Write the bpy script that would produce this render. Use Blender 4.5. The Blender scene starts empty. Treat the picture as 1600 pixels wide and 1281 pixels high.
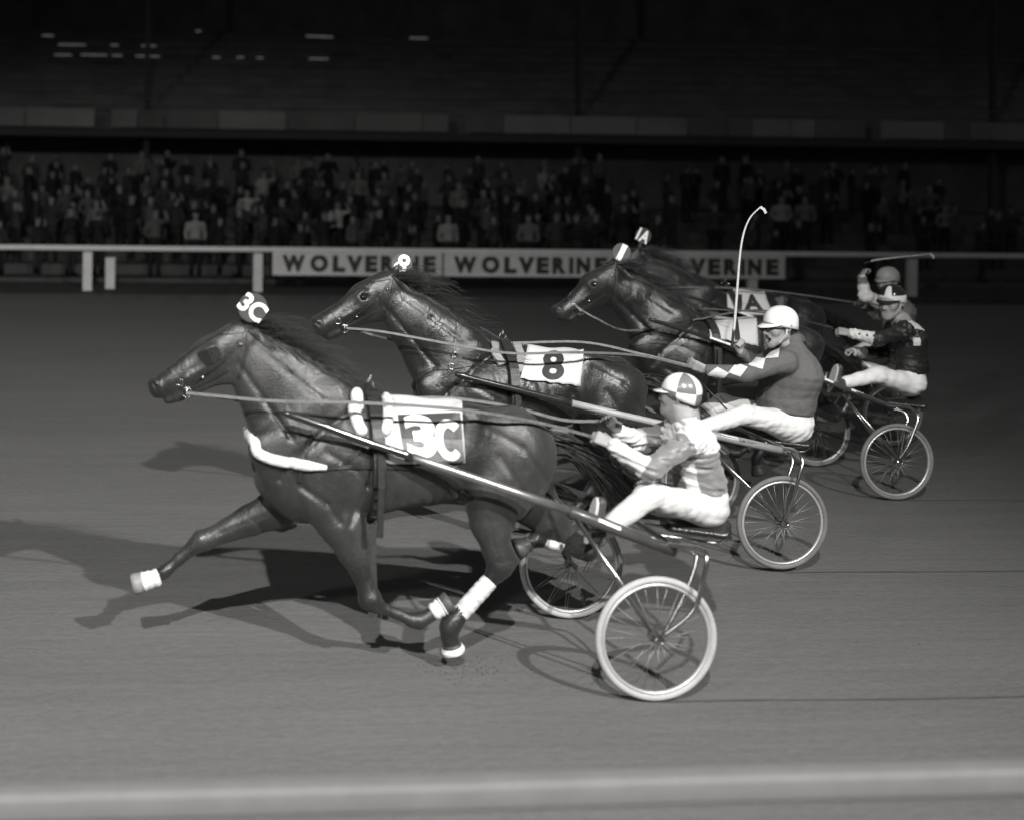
import bpy, bmesh, math, random
import numpy as np
from mathutils import Vector, Matrix
from mathutils.bvhtree import BVHTree
random.seed(7); RNG = np.random.default_rng(7)
SC = bpy.context.scene
COL = SC.collection

# ------------------------------------------------------------------ camera
FPX, PX0, PY0 = 1950.0, 287.0, 264.0          # focal length and principal point in photo pixels (cropped print)
CAM_H, YAW, ROLL = 2.87, 0.06, 0.0127
FWD = Vector((math.sin(YAW), math.cos(YAW), 0)); RGT = Vector((math.cos(YAW), -math.sin(YAW), 0)); UPV = Vector((0, 0, 1))
IR = (RGT + ROLL * UPV).normalized(); IU = (UPV - ROLL * RGT).normalized()
CAM = Vector((0, 0, CAM_H))
cam_d = bpy.data.cameras.new('camera'); cam = bpy.data.objects.new('camera', cam_d); COL.objects.link(cam)
cam_d.sensor_fit = 'HORIZONTAL'; cam_d.sensor_width = 36; cam_d.lens = 36 * FPX / 1600
cam_d.shift_x = (800 - PX0) / 1600; cam_d.shift_y = -(640.5 - PY0) / 1600
cam_d.dof.use_dof = True; cam_d.dof.focus_distance = 9.3; cam_d.dof.aperture_fstop = 0.9; cam_d.clip_start = 0.1; cam_d.clip_end = 600
cam.matrix_world = Matrix(((IR.x, IU.x, -FWD.x, CAM.x), (IR.y, IU.y, -FWD.y, CAM.y), (IR.z, IU.z, -FWD.z, CAM.z), (0, 0, 0, 1)))
SC.camera = cam

# ------------------------------------------------------------------ night sky, floodlights, exposure
w = bpy.data.worlds.new('World'); SC.world = w; w.use_nodes = True
wn = w.node_tree.nodes; wl = w.node_tree.links; wn.clear()
wo = wn.new('ShaderNodeOutputWorld'); wb = wn.new('ShaderNodeBackground'); sky = wn.new('ShaderNodeTexSky')
sky.sky_type = 'NISHITA'; sky.sun_disc = False; sky.sun_elevation = math.radians(-4); sky.sun_rotation = math.radians(200)
bw = wn.new('ShaderNodeRGBToBW'); add = wn.new('ShaderNodeMath'); add.operation = 'ADD'; add.inputs[1].default_value = WORLD_GLOW = 0.07
mul = wn.new('ShaderNodeMath'); mul.operation = 'MULTIPLY'; mul.inputs[1].default_value = 0.05
wl.new(sky.outputs[0], bw.inputs[0]); wl.new(bw.outputs[0], mul.inputs[0]); wl.new(mul.outputs[0], add.inputs[0]); wl.new(add.outputs[0], wb.inputs[0])
wb.inputs[1].default_value = 1.0; wl.new(wb.outputs[0], wo.inputs[0])

def flood(name, loc, target, watts, size, cone=95, blend=0.6):
    """floodlight on a pole of the infield, behind the photographer"""
    l = bpy.data.lights.new(name, 'SPOT'); l.energy = watts; l.shadow_soft_size = size
    l.spot_size = math.radians(cone); l.spot_blend = blend; l.color = (1, 0.992, 0.975)
    o = bpy.data.objects.new(name, l); COL.objects.link(o); o.location = loc
    o.rotation_euler = (Vector(target) - Vector(loc)).to_track_quat('-Z', 'Y').to_euler(); return o
flood('floodlight', (-2.0, -6.6, 12.0), (-.4, 10.8, 0.0), 17500, 0.16, 64, 1.0)
flood('floodlight', (8.6, -6.8, 12.0), (-2.2, 10.5, 0.0), 18500, 0.16, 61, 1.0)
flood('floodlight', (-15.5, -9.5, 12.0), (0.0, 9.0, 0.5), 4500, 0.5, 80, 0.9)
SC.view_settings.view_transform = 'Standard'; SC.view_settings.look = 'None'
SC.view_settings.exposure = 0.0; SC.view_settings.gamma = 1.0; SC.view_settings.use_curve_mapping = False

def ray(px, py): return FWD + IR * ((px - PX0) / FPX) + IU * ((PY0 - py) / FPX)
def at(px, py, Y):
    """world point seen at a photo pixel, on the vertical plane at track distance Y"""
    d = ray(px, py); return CAM + d * (Y / d.y)
def ground(px, py, z=0.0):
    d = ray(px, py); return CAM + d * ((z - CAM_H) / d.z)
def mpp(p): return (Vector(p) - CAM).dot(FWD) / FPX     # metres per photo pixel at a point

# ------------------------------------------------------------------ materials (black-and-white print: neutral greys)
MATS = {}
def g3(v): return (v, v * 0.992, v * 0.975, 1)
def mat(name, v, rough=0.6, spec=0.5, var=0.15, scale=8.0, bump=0.0, bscale=40.0, stretch=(1, 1, 1), metal=0.0, coat=0.0, v2=None, emit=0.0, sheen=0.0, fine=0.0):
    if name in MATS: return MATS[name]
    m = bpy.data.materials.new(name); m.use_nodes = True; n = m.node_tree.nodes; L = m.node_tree.links
    b = n['Principled BSDF']; b.inputs['Roughness'].default_value = rough; b.inputs['Specular IOR Level'].default_value = spec
    b.inputs['Metallic'].default_value = metal; b.inputs['Coat Weight'].default_value = coat; b.inputs['Sheen Weight'].default_value = sheen
    tc = n.new('ShaderNodeTexCoord'); mp = n.new('ShaderNodeMapping'); mp.inputs['Scale'].default_value = stretch
    L.new(tc.outputs['Object'], mp.inputs[0])
    nz = n.new('ShaderNodeTexNoise'); nz.inputs['Scale'].default_value = scale; nz.inputs['Detail'].default_value = 6; nz.inputs['Roughness'].default_value = 0.62
    L.new(mp.outputs[0], nz.inputs[0])
    cr = n.new('ShaderNodeValToRGB'); lo = v2 if v2 is not None else v * (1 - var); hi = v if v2 is not None else v * (1 + var)
    cr.color_ramp.elements[0].position = 0.3; cr.color_ramp.elements[1].position = 0.7
    cr.color_ramp.elements[0].color = g3(lo); cr.color_ramp.elements[1].color = g3(hi)
    L.new(nz.outputs[0], cr.inputs[0])
    out = cr.outputs[0]
    if fine > 0:
        n2 = n.new('ShaderNodeTexNoise'); n2.inputs['Scale'].default_value = 260; n2.inputs['Detail'].default_value = 2
        L.new(tc.outputs['Object'], n2.inputs[0])
        mr = n.new('ShaderNodeMapRange'); mr.inputs[1].default_value = 0.25; mr.inputs[2].default_value = 0.75; mr.inputs[3].default_value = 1 - fine; mr.inputs[4].default_value = 1 + fine
        L.new(n2.outputs[0], mr.inputs[0]); vm = n.new('ShaderNodeVectorMath'); vm.operation = 'SCALE'
        L.new(out, vm.inputs[0]); L.new(mr.outputs[0], vm.inputs['Scale']); out = vm.outputs[0]
    L.new(out, b.inputs['Base Color'])
    if bump > 0:
        nb = n.new('ShaderNodeTexNoise'); nb.inputs['Scale'].default_value = bscale; nb.inputs['Detail'].default_value = 5
        L.new(mp.outputs[0], nb.inputs[0]); bp = n.new('ShaderNodeBump'); bp.inputs['Strength'].default_value = bump; bp.inputs['Distance'].default_value = 0.02
        L.new(nb.outputs[0], bp.inputs['Height']); L.new(bp.outputs[0], b.inputs['Normal'])
    if emit > 0:
        b.inputs['Emission Color'].default_value = g3(1); b.inputs['Emission Strength'].default_value = emit
    MATS[name] = m; return m

# ------------------------------------------------------------------ objects
def link(o, parent=None):
    COL.objects.link(o)
    if parent is not None: o.parent = parent
    return o
def obj(name, verts, faces, m, parent=None, smooth=False, mats=None, fm=None):
    me = bpy.data.meshes.new(name); me.from_pydata([tuple(v) for v in verts], [], [tuple(f) for f in faces]); me.update()
    for mm in (mats or [m]): me.materials.append(mm)
    if fm is not None: me.polygons.foreach_set('material_index', np.asarray(fm, dtype=np.int32))
    if smooth: me.polygons.foreach_set('use_smooth', np.ones(len(me.polygons), dtype=bool))
    o = bpy.data.objects.new(name, me); link(o)
    if parent is not None:
        o.parent = parent
        if parent.type == 'EMPTY': o.matrix_parent_inverse = Matrix.Translation(-root_loc(parent))
    return o
def root_loc(p):
    v = Vector(p.location)
    while p.parent is not None: p = p.parent; v = v + Vector(p.location)
    return v
def thing(name, label, cat, loc=(0, 0, 0), group=None):
    o = bpy.data.objects.new(name, None); link(o); o.location = loc; o.empty_display_size = 0.2; tag(o, label, cat, group); return o
def tag(o, label, cat, group=None):
    o['label'] = label; o['category'] = cat
    if group: o['group'] = group
    return o
def setting(o): o['kind'] = 'structure'; return o

class MB:
    """collects shapes that make up ONE mesh"""
    def __init__(s): s.v = []; s.f = []
    def add(s, v, f):
        n = len(s.v); s.v += [tuple(x) for x in v]; s.f += [tuple(i + n for i in q) for q in f]; return s
    def box(s, c, h, rz=0.0, taper=1.0):
        cx, cy, cz = c; hx, hy, hz = h; ca, sa = math.cos(rz), math.sin(rz); v = []
        for z, t in ((-hz, 1), (hz, taper)):
            for x, y in ((-hx, -hy), (hx, -hy), (hx, hy), (-hx, hy)): v.append((cx + (x * ca - y * sa) * t, cy + (x * sa + y * ca) * t, cz + z))
        return s.add(v, [(3, 2, 1, 0), (4, 5, 6, 7), (0, 1, 5, 4), (1, 2, 6, 5), (2, 3, 7, 6), (3, 0, 4, 7)])
    def tube(s, pts, r, n=10, cap=True):
        pts = [Vector(p) for p in pts]; m = len(pts); r = list(r) if hasattr(r, '__len__') else [r] * m
        T = [(pts[min(i + 1, m - 1)] - pts[max(i - 1, 0)]).normalized() for i in range(m)]
        u = T[0].orthogonal().normalized(); v = []; f = []
        for i in range(m):
            u = (u - T[i] * u.dot(T[i])).normalized(); b = T[i].cross(u)
            for k in range(n):
                a = 2 * math.pi * k / n; v.append(pts[i] + (u * math.cos(a) + b * math.sin(a)) * r[i])
        for i in range(m - 1):
            for k in range(n): f.append((i * n + k, i * n + (k + 1) % n, (i + 1) * n + (k + 1) % n, (i + 1) * n + k))
        if cap: f.append(tuple(range(n))[::-1]); f.append(tuple((m - 1) * n + k for k in range(n)))
        return s.add(v, f)
    def strap(s, pts, nrm, width, th=0.005, closed=False):
        pts = [Vector(p) for p in pts]; m = len(pts); v = []; f = []
        wd = list(width) if hasattr(width, '__len__') else [width] * m
        for i in range(m):
            a = pts[(i + 1) % m if closed else min(i + 1, m - 1)]; b = pts[(i - 1) % m if closed else max(i - 1, 0)]
            t = (a - b).normalized(); nn = Vector(nrm[i]); nn = (nn - t * nn.dot(t)).normalized(); sd = t.cross(nn) * wd[i] / 2
            v += [pts[i] - sd, pts[i] + sd, pts[i] + sd * 0.92 + nn * th, pts[i] - sd * 0.92 + nn * th]
        for i in range(m if closed else m - 1):
            j = (i + 1) % m
            for k in range(4): f.append((i * 4 + k, i * 4 + (k + 1) % 4, j * 4 + (k + 1) % 4, j * 4 + k))
        if not closed: f += [(3, 2, 1, 0), tuple((m - 1) * 4 + k for k in range(4))]
        return s.add(v, f)
    def torus(s, c, R, r, axis=(0, 1, 0), n=64, k=10, squash=1.0):
        c = Vector(c); ax = Vector(axis).normalized(); u = ax.orthogonal().normalized(); w_ = ax.cross(u); v = []; f = []
        for i in range(n):
            a = 2 * math.pi * i / n; d = u * math.cos(a) + w_ * math.sin(a)
            for j in range(k):
                b = 2 * math.pi * j / k; v.append(c + d * (R + r * math.cos(b)) + ax * (r * squash * math.sin(b)))
        for i in range(n):
            for j in range(k): f.append((i * k + j, ((i + 1) % n) * k + j, ((i + 1) % n) * k + (j + 1) % k, i * k + (j + 1) % k))
        return s.add(v, f)
    def ball(s, c, r, n=12, m=8, M=None):
        rr = r if hasattr(r, '__len__') else (r, r, r); v = []; f = []; c = Vector(c)
        for i in range(m + 1):
            th = math.pi * i / m
            for j in range(n):
                p = Vector((rr[0] * math.sin(th) * math.cos(2 * math.pi * j / n), rr[1] * math.sin(th) * math.sin(2 * math.pi * j / n), rr[2] * math.cos(th)))
                v.append(c + (M @ p if M else p))
        for i in range(m):
            for j in range(n): f.append((i * n + j, (i + 1) * n + j, (i + 1) * n + (j + 1) % n, i * n + (j + 1) % n))
        return s.add(v, f)
    def build(s, name, m, parent=None, smooth=True): return obj(name, s.v, s.f, m, parent, smooth)

def spline(P, n=8):
    """Catmull-Rom through points"""
    P = [np.array(p, float) for p in P]; out = []
    Q = [2 * P[0] - P[1]] + P + [2 * P[-1] - P[-2]]
    for i in range(1, len(Q) - 2):
        for k in range(n):
            t = k / n; a, b, c, d = Q[i - 1], Q[i], Q[i + 1], Q[i + 2]
            out.append(0.5 * ((2 * b) + (c - a) * t + (2 * a - 5 * b + 4 * c - d) * t * t + (3 * b - a - 3 * c + d) * t ** 3))
    out.append(P[-1]); return out

def hit(px, py, bvh, off=0.0):
    d = ray(px, py).normalized(); r = bvh.ray_cast(CAM, d)
    if r[0] is None: return None, None
    nn = r[1] if r[1].dot(d) < 0 else -r[1]
    return r[0] + nn * off, nn
def px_path(P, bvh, off=0.004, n=8, Y=None):
    pts, nr = [], []
    for p in spline(P, n):
        q, nn = hit(p[0], p[1], bvh, off)
        if q is None:
            if Y is None: continue
            q, nn = at(p[0], p[1], Y), Vector((0, -1, 0))
        pts.append(q); nr.append(nn)
    return pts, nr
def loop_x(X, cy, cz, bvh, off=0.006, a0=0.0, a1=2 * math.pi, n=48, R=1.2):
    pts, nr = [], []
    for i in range(n):
        a = a0 + (a1 - a0) * i / (n if abs(a1 - a0 - 2 * math.pi) < 1e-6 else n - 1)
        d = Vector((0, math.cos(a), math.sin(a))); r = bvh.ray_cast(Vector((X, cy, cz)) + d * R, -d)
        if r[0] is not None: pts.append(r[0] + d * off); nr.append(d)
    return pts, nr

# ------------------------------------------------------------------ implicit bodies: smooth union of tapered capsules, meshed by surface nets
class SDF:
    def __init__(s): s.p = []; s.fold = None; s.cut = None
    def cone(s, a, ra, b=None, rb=None, ya=1.0, yb=None, k=0.03, sub=False):
        b = a if b is None else b; rb = ra if rb is None else rb; yb = ya if yb is None else yb
        s.p.append((np.array(a, float), ra, np.array(b, float), rb, ya, yb, k, sub)); return s
    def chain(s, L, k=0.03):
        for (a, ra, ya), (b, rb, yb) in zip(L, L[1:]): s.cone(a, ra, b, rb, ya, yb, k)
        return s
    def mesh(s, h):
        lo = np.min([np.minimum(p[0], p[2]) - max(p[1], p[3]) * np.array([1, max(p[4], p[5], 1), 1]) for p in s.p if not p[7]], axis=0) - 4 * h
        hi = np.max([np.maximum(p[0], p[2]) + max(p[1], p[3]) * np.array([1, max(p[4], p[5], 1), 1]) for p in s.p if not p[7]], axis=0) + 4 * h
        N = np.ceil((hi - lo) / h).astype(int) + 1
        ax = [lo[i] + h * np.arange(N[i]) for i in range(3)]
        D = np.full(N, 0.5, dtype=np.float32)
        for a, ra, b, rb, ya, yb, k, sub in s.p:
            R = max(ra, rb) ; pad = k + 3 * h
            l = np.minimum(a, b) - R * np.array([1, max(ya, yb), 1]) - pad; u = np.maximum(a, b) + R * np.array([1, max(ya, yb), 1]) + pad
            i0 = np.clip(np.floor((l - lo) / h).astype(int), 0, N - 1); i1 = np.clip(np.ceil((u - lo) / h).astype(int) + 1, 1, N)
            X = (ax[0][i0[0]:i1[0]] - a[0]).astype(np.float32)[:, None, None]; Y = (ax[1][i0[1]:i1[1]] - a[1]).astype(np.float32)[None, :, None]; Z = (ax[2][i0[2]:i1[2]] - a[2]).astype(np.float32)[None, None, :]
            e = b - a; L2 = float(e @ e)
            if L2 > 1e-10:
                t = np.clip((X * e[0] + Y * e[1] + Z * e[2]) / L2, 0, 1)
                ys = ya + (yb - ya) * t; d = np.sqrt((X - t * e[0]) ** 2 + ((Y - t * e[1]) / ys) ** 2 + (Z - t * e[2]) ** 2) - (ra + (rb - ra) * t)
            else: d = np.sqrt(X ** 2 + (Y / ya) ** 2 + Z ** 2) - ra
            d = (d * min(1.0, ya, yb)).astype(np.float32)
            V = D[i0[0]:i1[0], i0[1]:i1[1], i0[2]:i1[2]]
            if sub:
                hh = np.clip(0.5 - 0.5 * (V + d) / k, 0, 1); V[...] = V * (1 - hh) - d * hh + k * hh * (1 - hh)
            else:
                hh = np.clip(0.5 + 0.5 * (d - V) / k, 0, 1); V[...] = d * (1 - hh) + V * hh - k * hh * (1 - hh)
        if s.fold is not None:
            I = np.argwhere(np.abs(D) < 3 * h + .014); P = lo + I * h
            D[I[:, 0], I[:, 1], I[:, 2]] += s.fold(P).astype(np.float32)
        if s.cut is not None:
            c, n = s.cut; pl = ((ax[0] - c[0]) * n[0])[:, None, None] + ((ax[1] - c[1]) * n[1])[None, :, None] + ((ax[2] - c[2]) * n[2])[None, None, :]
            D = np.maximum(D, pl.astype(np.float32))
        return nets(D, lo, h)
def nets(D, lo, h):
    N = np.array(D.shape); S = D < 0
    c = np.zeros(N - 1, dtype=np.int8)
    for i in (0, 1):
        for j in (0, 1):
            for k in (0, 1): c += S[i:N[0] - 1 + i, j:N[1] - 1 + j, k:N[2] - 1 + k]
    cells = np.argwhere((c > 0) & (c < 8)); idx = np.full(N - 1, -1, dtype=np.int64); idx[cells[:, 0], cells[:, 1], cells[:, 2]] = np.arange(len(cells))
    acc = np.zeros((len(cells), 3)); cnt = np.zeros(len(cells))
    corners = [(i, j, k) for i in (0, 1) for j in (0, 1) for k in (0, 1)]
    for A in corners:
        for ax in range(3):
            if A[ax] == 0:
                B = list(A); B[ax] = 1
                da = D[cells[:, 0] + A[0], cells[:, 1] + A[1], cells[:, 2] + A[2]]; db = D[cells[:, 0] + B[0], cells[:, 1] + B[1], cells[:, 2] + B[2]]
                m = (da < 0) != (db < 0); t = np.where(m, da / np.where(m, da - db, 1), 0)
                p = np.tile(np.array(A, float), (len(cells), 1)); p[:, ax] += t; acc[m] += p[m]; cnt[m] += 1
    V = lo + (cells + acc / cnt[:, None]) * h
    F = []
    for ax in range(3):
        a1, a2 = (ax + 1) % 3, (ax + 2) % 3
        sl0 = [slice(None)] * 3; sl1 = [slice(None)] * 3; sl0[ax] = slice(0, -1); sl1[ax] = slice(1, None)
        s0 = S[tuple(sl0)]; s1 = S[tuple(sl1)]; E = np.argwhere(s0 != s1)
        E = E[(E[:, a1] > 0) & (E[:, a2] > 0) & (E[:, a1] < N[a1] - 1) & (E[:, a2] < N[a2] - 1)]
        inside = s0[E[:, 0], E[:, 1], E[:, 2]]
        def ci(d1, d2):
            q = E.copy(); q[:, a1] += d1; q[:, a2] += d2; return idx[q[:, 0], q[:, 1], q[:, 2]]
        q = np.stack([ci(-1, -1), ci(0, -1), ci(0, 0), ci(-1, 0)], axis=1)
        q[~inside] = q[~inside][:, ::-1]; F.append(q[(q >= 0).all(axis=1)])
    F = np.concatenate(F)
    # two rounds of light smoothing
    e = np.concatenate([F[:, [0, 1]], F[:, [1, 2]], F[:, [2, 3]], F[:, [3, 0]]])
    for lam in (0.5, -0.4, 0.5):
        sm = np.zeros_like(V); ct = np.zeros(len(V)); np.add.at(sm, e[:, 0], V[e[:, 1]]); np.add.at(ct, e[:, 0], 1)
        V = V + lam * (sm / np.maximum(ct, 1)[:, None] - V)
    return V, F
def fast_obj(name, V, F, mats, parent=None, fm=None):
    me = bpy.data.meshes.new(name); n = len(F)
    me.vertices.add(len(V)); me.vertices.foreach_set('co', V.astype(np.float32).ravel())
    me.loops.add(4 * n); me.loops.foreach_set('vertex_index', F.astype(np.int32).ravel())
    me.polygons.add(n); me.polygons.foreach_set('loop_start', np.arange(0, 4 * n, 4, dtype=np.int32)); me.polygons.foreach_set('loop_total', np.full(n, 4, dtype=np.int32))
    me.polygons.foreach_set('use_smooth', np.ones(n, dtype=bool))
    for m in mats: me.materials.append(m)
    if fm is not None: me.polygons.foreach_set('material_index', np.asarray(fm, dtype=np.int32))
    me.update(); me.validate(); o = bpy.data.objects.new(name, me); link(o)
    if parent is not None: o.parent = parent; o.matrix_parent_inverse = Matrix.Translation(-root_loc(parent))
    return o
def bvh_of(V, F): return BVHTree.FromPolygons([tuple(v) for v in V], [tuple(int(i) for i in f) for f in F])
def text_mesh(s, bold=0.0, res=6):
    """flat lettering: vertices (x, y) scaled to width 0..1, height 0..1, and triangles"""
    cu = bpy.data.curves.new('lettering', 'FONT'); cu.body = s; cu.offset = bold; cu.resolution_u = res
    o = bpy.data.objects.new('lettering', cu); COL.objects.link(o); bpy.context.view_layer.update()
    me = o.to_mesh(); v = np.array([x.co[:] for x in me.vertices]); f = [tuple(p.vertices) for p in me.polygons]
    o.to_mesh_clear(); bpy.data.objects.remove(o); bpy.data.curves.remove(cu)
    lo, hi = v.min(0), v.max(0); v = (v - lo) / np.maximum(hi - lo, 1e-6); return v[:, :2], f, (hi - lo)[0] / (hi - lo)[1]
# ------------------------------------------------------------------ track
def track_mat():
    m = bpy.data.materials.new('stone dust track'); m.use_nodes = True; n = m.node_tree.nodes; L = m.node_tree.links; b = n['Principled BSDF']
    b.inputs['Roughness'].default_value = 0.95; b.inputs['Specular IOR Level'].default_value = 0.15
    tc = n.new('ShaderNodeTexCoord')
    def noise(sc, stretch, det=5):
        mp = n.new('ShaderNodeMapping'); mp.inputs['Scale'].default_value = stretch; L.new(tc.outputs['Object'], mp.inputs[0])
        z = n.new('ShaderNodeTexNoise'); z.inputs['Scale'].default_value = sc; z.inputs['Detail'].default_value = det; z.inputs['Roughness'].default_value = .6; L.new(mp.outputs[0], z.inputs[0]); return z.outputs[0]
    wv = n.new('ShaderNodeTexWave'); wv.bands_direction = 'Y'; wv.inputs['Scale'].default_value = 2.6; wv.inputs['Distortion'].default_value = 5.0; wv.inputs['Detail'].default_value = 3; wv.inputs['Detail Scale'].default_value = 2.0
    mpw = n.new('ShaderNodeMapping'); mpw.inputs['Scale'].default_value = (.06, 1, 1); L.new(tc.outputs['Object'], mpw.inputs[0]); L.new(mpw.outputs[0], wv.inputs[0]); wv = wv.outputs['Fac']
    a = noise(0.6, (.25, 1, 1)); c = noise(5, (.12, 1, 1)); d = noise(90, (.5, 1, 1), 3); e = noise(22, (.6, 1, 1), 4)
    def mix(x, k, y):
        q = n.new('ShaderNodeMath'); q.operation = 'MULTIPLY_ADD'; L.new(x, q.inputs[0]); q.inputs[1].default_value = k
        if isinstance(y, float): q.inputs[2].default_value = y
        else: L.new(y, q.inputs[2])
        return q.outputs[0]
    v = mix(a, .35, mix(c, .35, mix(d, .5, mix(e, .42, mix(wv, .03, -.015)))))
    cr = n.new('ShaderNodeValToRGB'); cr.color_ramp.elements[0].position = .5; cr.color_ramp.elements[1].position = 1.1
    cr.color_ramp.elements[0].position = .55; cr.color_ramp.elements[1].position = 1.0
    cr.color_ramp.elements[0].color = g3(0.088); cr.color_ramp.elements[1].color = g3(0.138); L.new(v, cr.inputs[0]); L.new(cr.outputs[0], b.inputs['Base Color'])
    h = mix(d, .5, mix(e, .9, mix(c, .5, mix(wv, .06, 0.0)))); bp = n.new('ShaderNodeBump'); bp.inputs['Strength'].default_value = .4; bp.inputs['Distance'].default_value = .02
    L.new(h, bp.inputs['Height']); L.new(bp.outputs[0], b.inputs['Normal']); return m
M_TRACK = track_mat()
setting(obj('track', [(-60, -30, 0), (90, -30, 0), (90, 160, 0), (-60, 160, 0)], [(0, 1, 2, 3)], M_TRACK))
# ------------------------------------------------------------------ near rail (only its cap is in view)
M_NRAIL = mat('weathered grey rail paint', .125, .62, .3, var=.08, scale=6, bump=.06, bscale=30, fine=.08)
NR = ground(800, 1202, 1.0); NY = NR.y
def bevel_bar(x0, x1, y0, y1, z0, z1, b):
    prof = []
    for cy, cz, a0 in ((y0 + b, z0 + b, 180), (y1 - b, z0 + b, 270), (y1 - b, z1 - b, 0), (y0 + b, z1 - b, 90)):
        for k in range(5): a = math.radians(a0 + 22.5 * k); prof.append((cy + b * math.cos(a), cz + b * math.sin(a)))
    n = len(prof); NX = 40; v = [(x0 + (x1 - x0) * i / NX, p[0], p[1] + .0015 * math.sin(i * 1.7)) for i in range(NX + 1) for p in prof]
    f = [(i * n + k, (i + 1) * n + k, (i + 1) * n + (k + 1) % n, i * n + (k + 1) % n) for i in range(NX) for k in range(n)] + [tuple(range(n)), tuple(range(NX * n + n - 1, NX * n - 1, -1))]
    return v, f
nr = thing('inner_rail', 'blurred pale grey rail cap running along the bottom edge', 'rail', (1.04, NY, 0))
obj('rail_cap', *bevel_bar(-6, 14, NY - .095, NY, .915, 1.0, .016), M_NRAIL, nr, True)
for x in (-4.5, -1.5, 6.5, 9.5): MB().box((x, NY - .05, .457), (.03, .03, .457)).build('post', M_NRAIL, nr, False)

nr.rotation_euler = (0, 0, .019)
setting(obj('infield_grass', [(-40, -25, .012), (60, -25, .012), (60, NY + .12, .012), (-40, NY + .12, .012)], [(0, 1, 2, 3)], mat('dark infield grass', .035, .9, .2, var=.4, scale=8, bump=.9, bscale=60)))
# ------------------------------------------------------------------ far side: verge, outer rail, boards
YR = 31.0
for _ in range(20): YR += (at(700, 389, YR).z - 1.06) * 8
M_VERGE = mat('dark clipped verge', .05, .9, .2, var=.4, scale=3, bump=.8, bscale=20)
setting(obj('verge', [(-60, YR - 1.6, .012), (90, YR - 1.6, .012), (90, YR + 2.2, .012), (-60, YR + 2.2, .012)], [(0, 1, 2, 3)], M_VERGE))
M_KERB = mat('concrete kerb', .045, .9, .2, var=.25, scale=5)
setting(MB().box((15, YR - 1.65, .05), (75, .06, .05)).build('kerb', M_KERB, None, False))
M_WRAIL = mat('white rail paint', .55, .6, .4, var=.1, scale=3)
rail = thing('outer_rail', 'long white painted rail on posts along the far side of the track', 'rail', (6, YR, 0))
X0 = at(137, 400, YR).x; DX = at(403, 400, YR).x - X0
obj('top_rail', *bevel_bar(-22, 45, YR - .06, YR + .06, .945, 1.06, .02), M_WRAIL, rail, True)
pm = None
for i in range(-4, 11):
    if pm is None: o = MB().box((0, 0, .455), (.105, .06, .455)).build('post', M_WRAIL, None, False); pm = o.data
    else: o = link(bpy.data.objects.new('post', pm))
    o.parent = rail; o.location = (X0 + i * DX - 6, .005, 0)
sp = thing('marker_post', 'short pale post standing just right of the leftmost rail post', 'post', at(172, 432, YR + .5)); sp.location.z = 0
MB().box(Vector(sp.location) + Vector((0, 0, .36)), (.11, .06, .36)).build('shaft', M_WRAIL, sp, False); MB().box(Vector(sp.location) + Vector((0, 0, .73)), (.12, .07, .012)).build('cap', M_WRAIL, sp, False)
M_BOARD = mat('pale sign board', .52, .7, .3, var=.1, scale=2); M_LETT = mat('dark sign lettering', .035, .7, .3, var=.2)
LETT = [(ch, text_mesh(ch, .07), c, wd) for ch, c, wd in zip('WOLVERINE', (33, 73, 104, 129, 155, 181, 200, 219, 247), (37, 28, 20, 27, 20, 22, 7, 22, 20))]
for i, lab in enumerate(('pale lettered board on the far rail above the head of horse 8', 'pale lettered board on the far rail between the heads of horses 8 and 1', 'rightmost pale lettered board on the far rail, behind the upright whip')):
    xa, xb = at(425 + 267 * i, 410, YR).x, at(425 + 267 * (i + 1) - 3, 410, YR).x; zt, zb = .93, at(560, 431, YR).z
    sg = thing('sign_board', lab, 'sign', ((xa + xb) / 2, YR - .09, zb), 'lettered boards along the rail')
    MB().box(((xa + xb) / 2, YR - .085, (zt + zb) / 2), ((xb - xa) / 2, .018, (zt - zb) / 2)).build('board', M_BOARD, sg, False)
    for z in (zt - .012, zb + .04): MB().box(((xa + xb) / 2, YR - .108, z), ((xb - xa) / 2 - .004, .012, .03)).build('frame_strip', M_WRAIL, sg, False)
    w_ = xb - xa; hgt = (zt - zb); 
    for ch, (tv, tf, _a), c, wd in LETT: obj('letter', [(xa + w_ * (c + (x - .5) * wd) / 267, YR - .1065, zb + .078 + (hgt - .108) * y) for x, y in tv], tf, M_LETT, sg)

# ------------------------------------------------------------------ terraces and grandstand
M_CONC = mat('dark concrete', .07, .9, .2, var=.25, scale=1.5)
TY0, TD, TZ = YR + 2.2, 1.05, .27; NROW = 7
v = []; f = []
for r in range(NROW):
    y = TY0 + TD * r; z = .10 + TZ * r; v += [(-22, y, z - TZ if r else 0), (45, y, z - TZ if r else 0), (-22, y, z), (45, y, z)]
v += [(-22, TY0 + TD * NROW + 2.6, .10 + TZ * (NROW - 1)), (45, TY0 + TD * NROW + 2.6, .10 + TZ * (NROW - 1))]
for r in range(NROW):
    a = 4 * r; f.append((a, a + 1, a + 3, a + 2)); b = 4 * (r + 1); f.append((a + 2, a + 3, b + 1, b))
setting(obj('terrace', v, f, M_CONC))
YB = TY0 + TD * NROW + 2.0
gs = thing('grandstand', 'dark two-level grandstand with pale panels along its balcony', 'grandstand', (10, YB, 0))
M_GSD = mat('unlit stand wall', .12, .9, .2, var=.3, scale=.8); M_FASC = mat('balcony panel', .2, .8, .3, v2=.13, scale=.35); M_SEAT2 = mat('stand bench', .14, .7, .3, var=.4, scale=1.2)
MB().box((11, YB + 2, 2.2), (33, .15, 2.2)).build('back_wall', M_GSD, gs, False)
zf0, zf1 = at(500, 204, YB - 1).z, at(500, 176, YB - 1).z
MB().box((11, YB + 3.0, zf0 - .18), (33, 4.1, .12)).build('deck_slab', mat('dark slab', .05, .9, .2), gs, False)  # slab and columns in a darker tone than the stand walls
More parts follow.
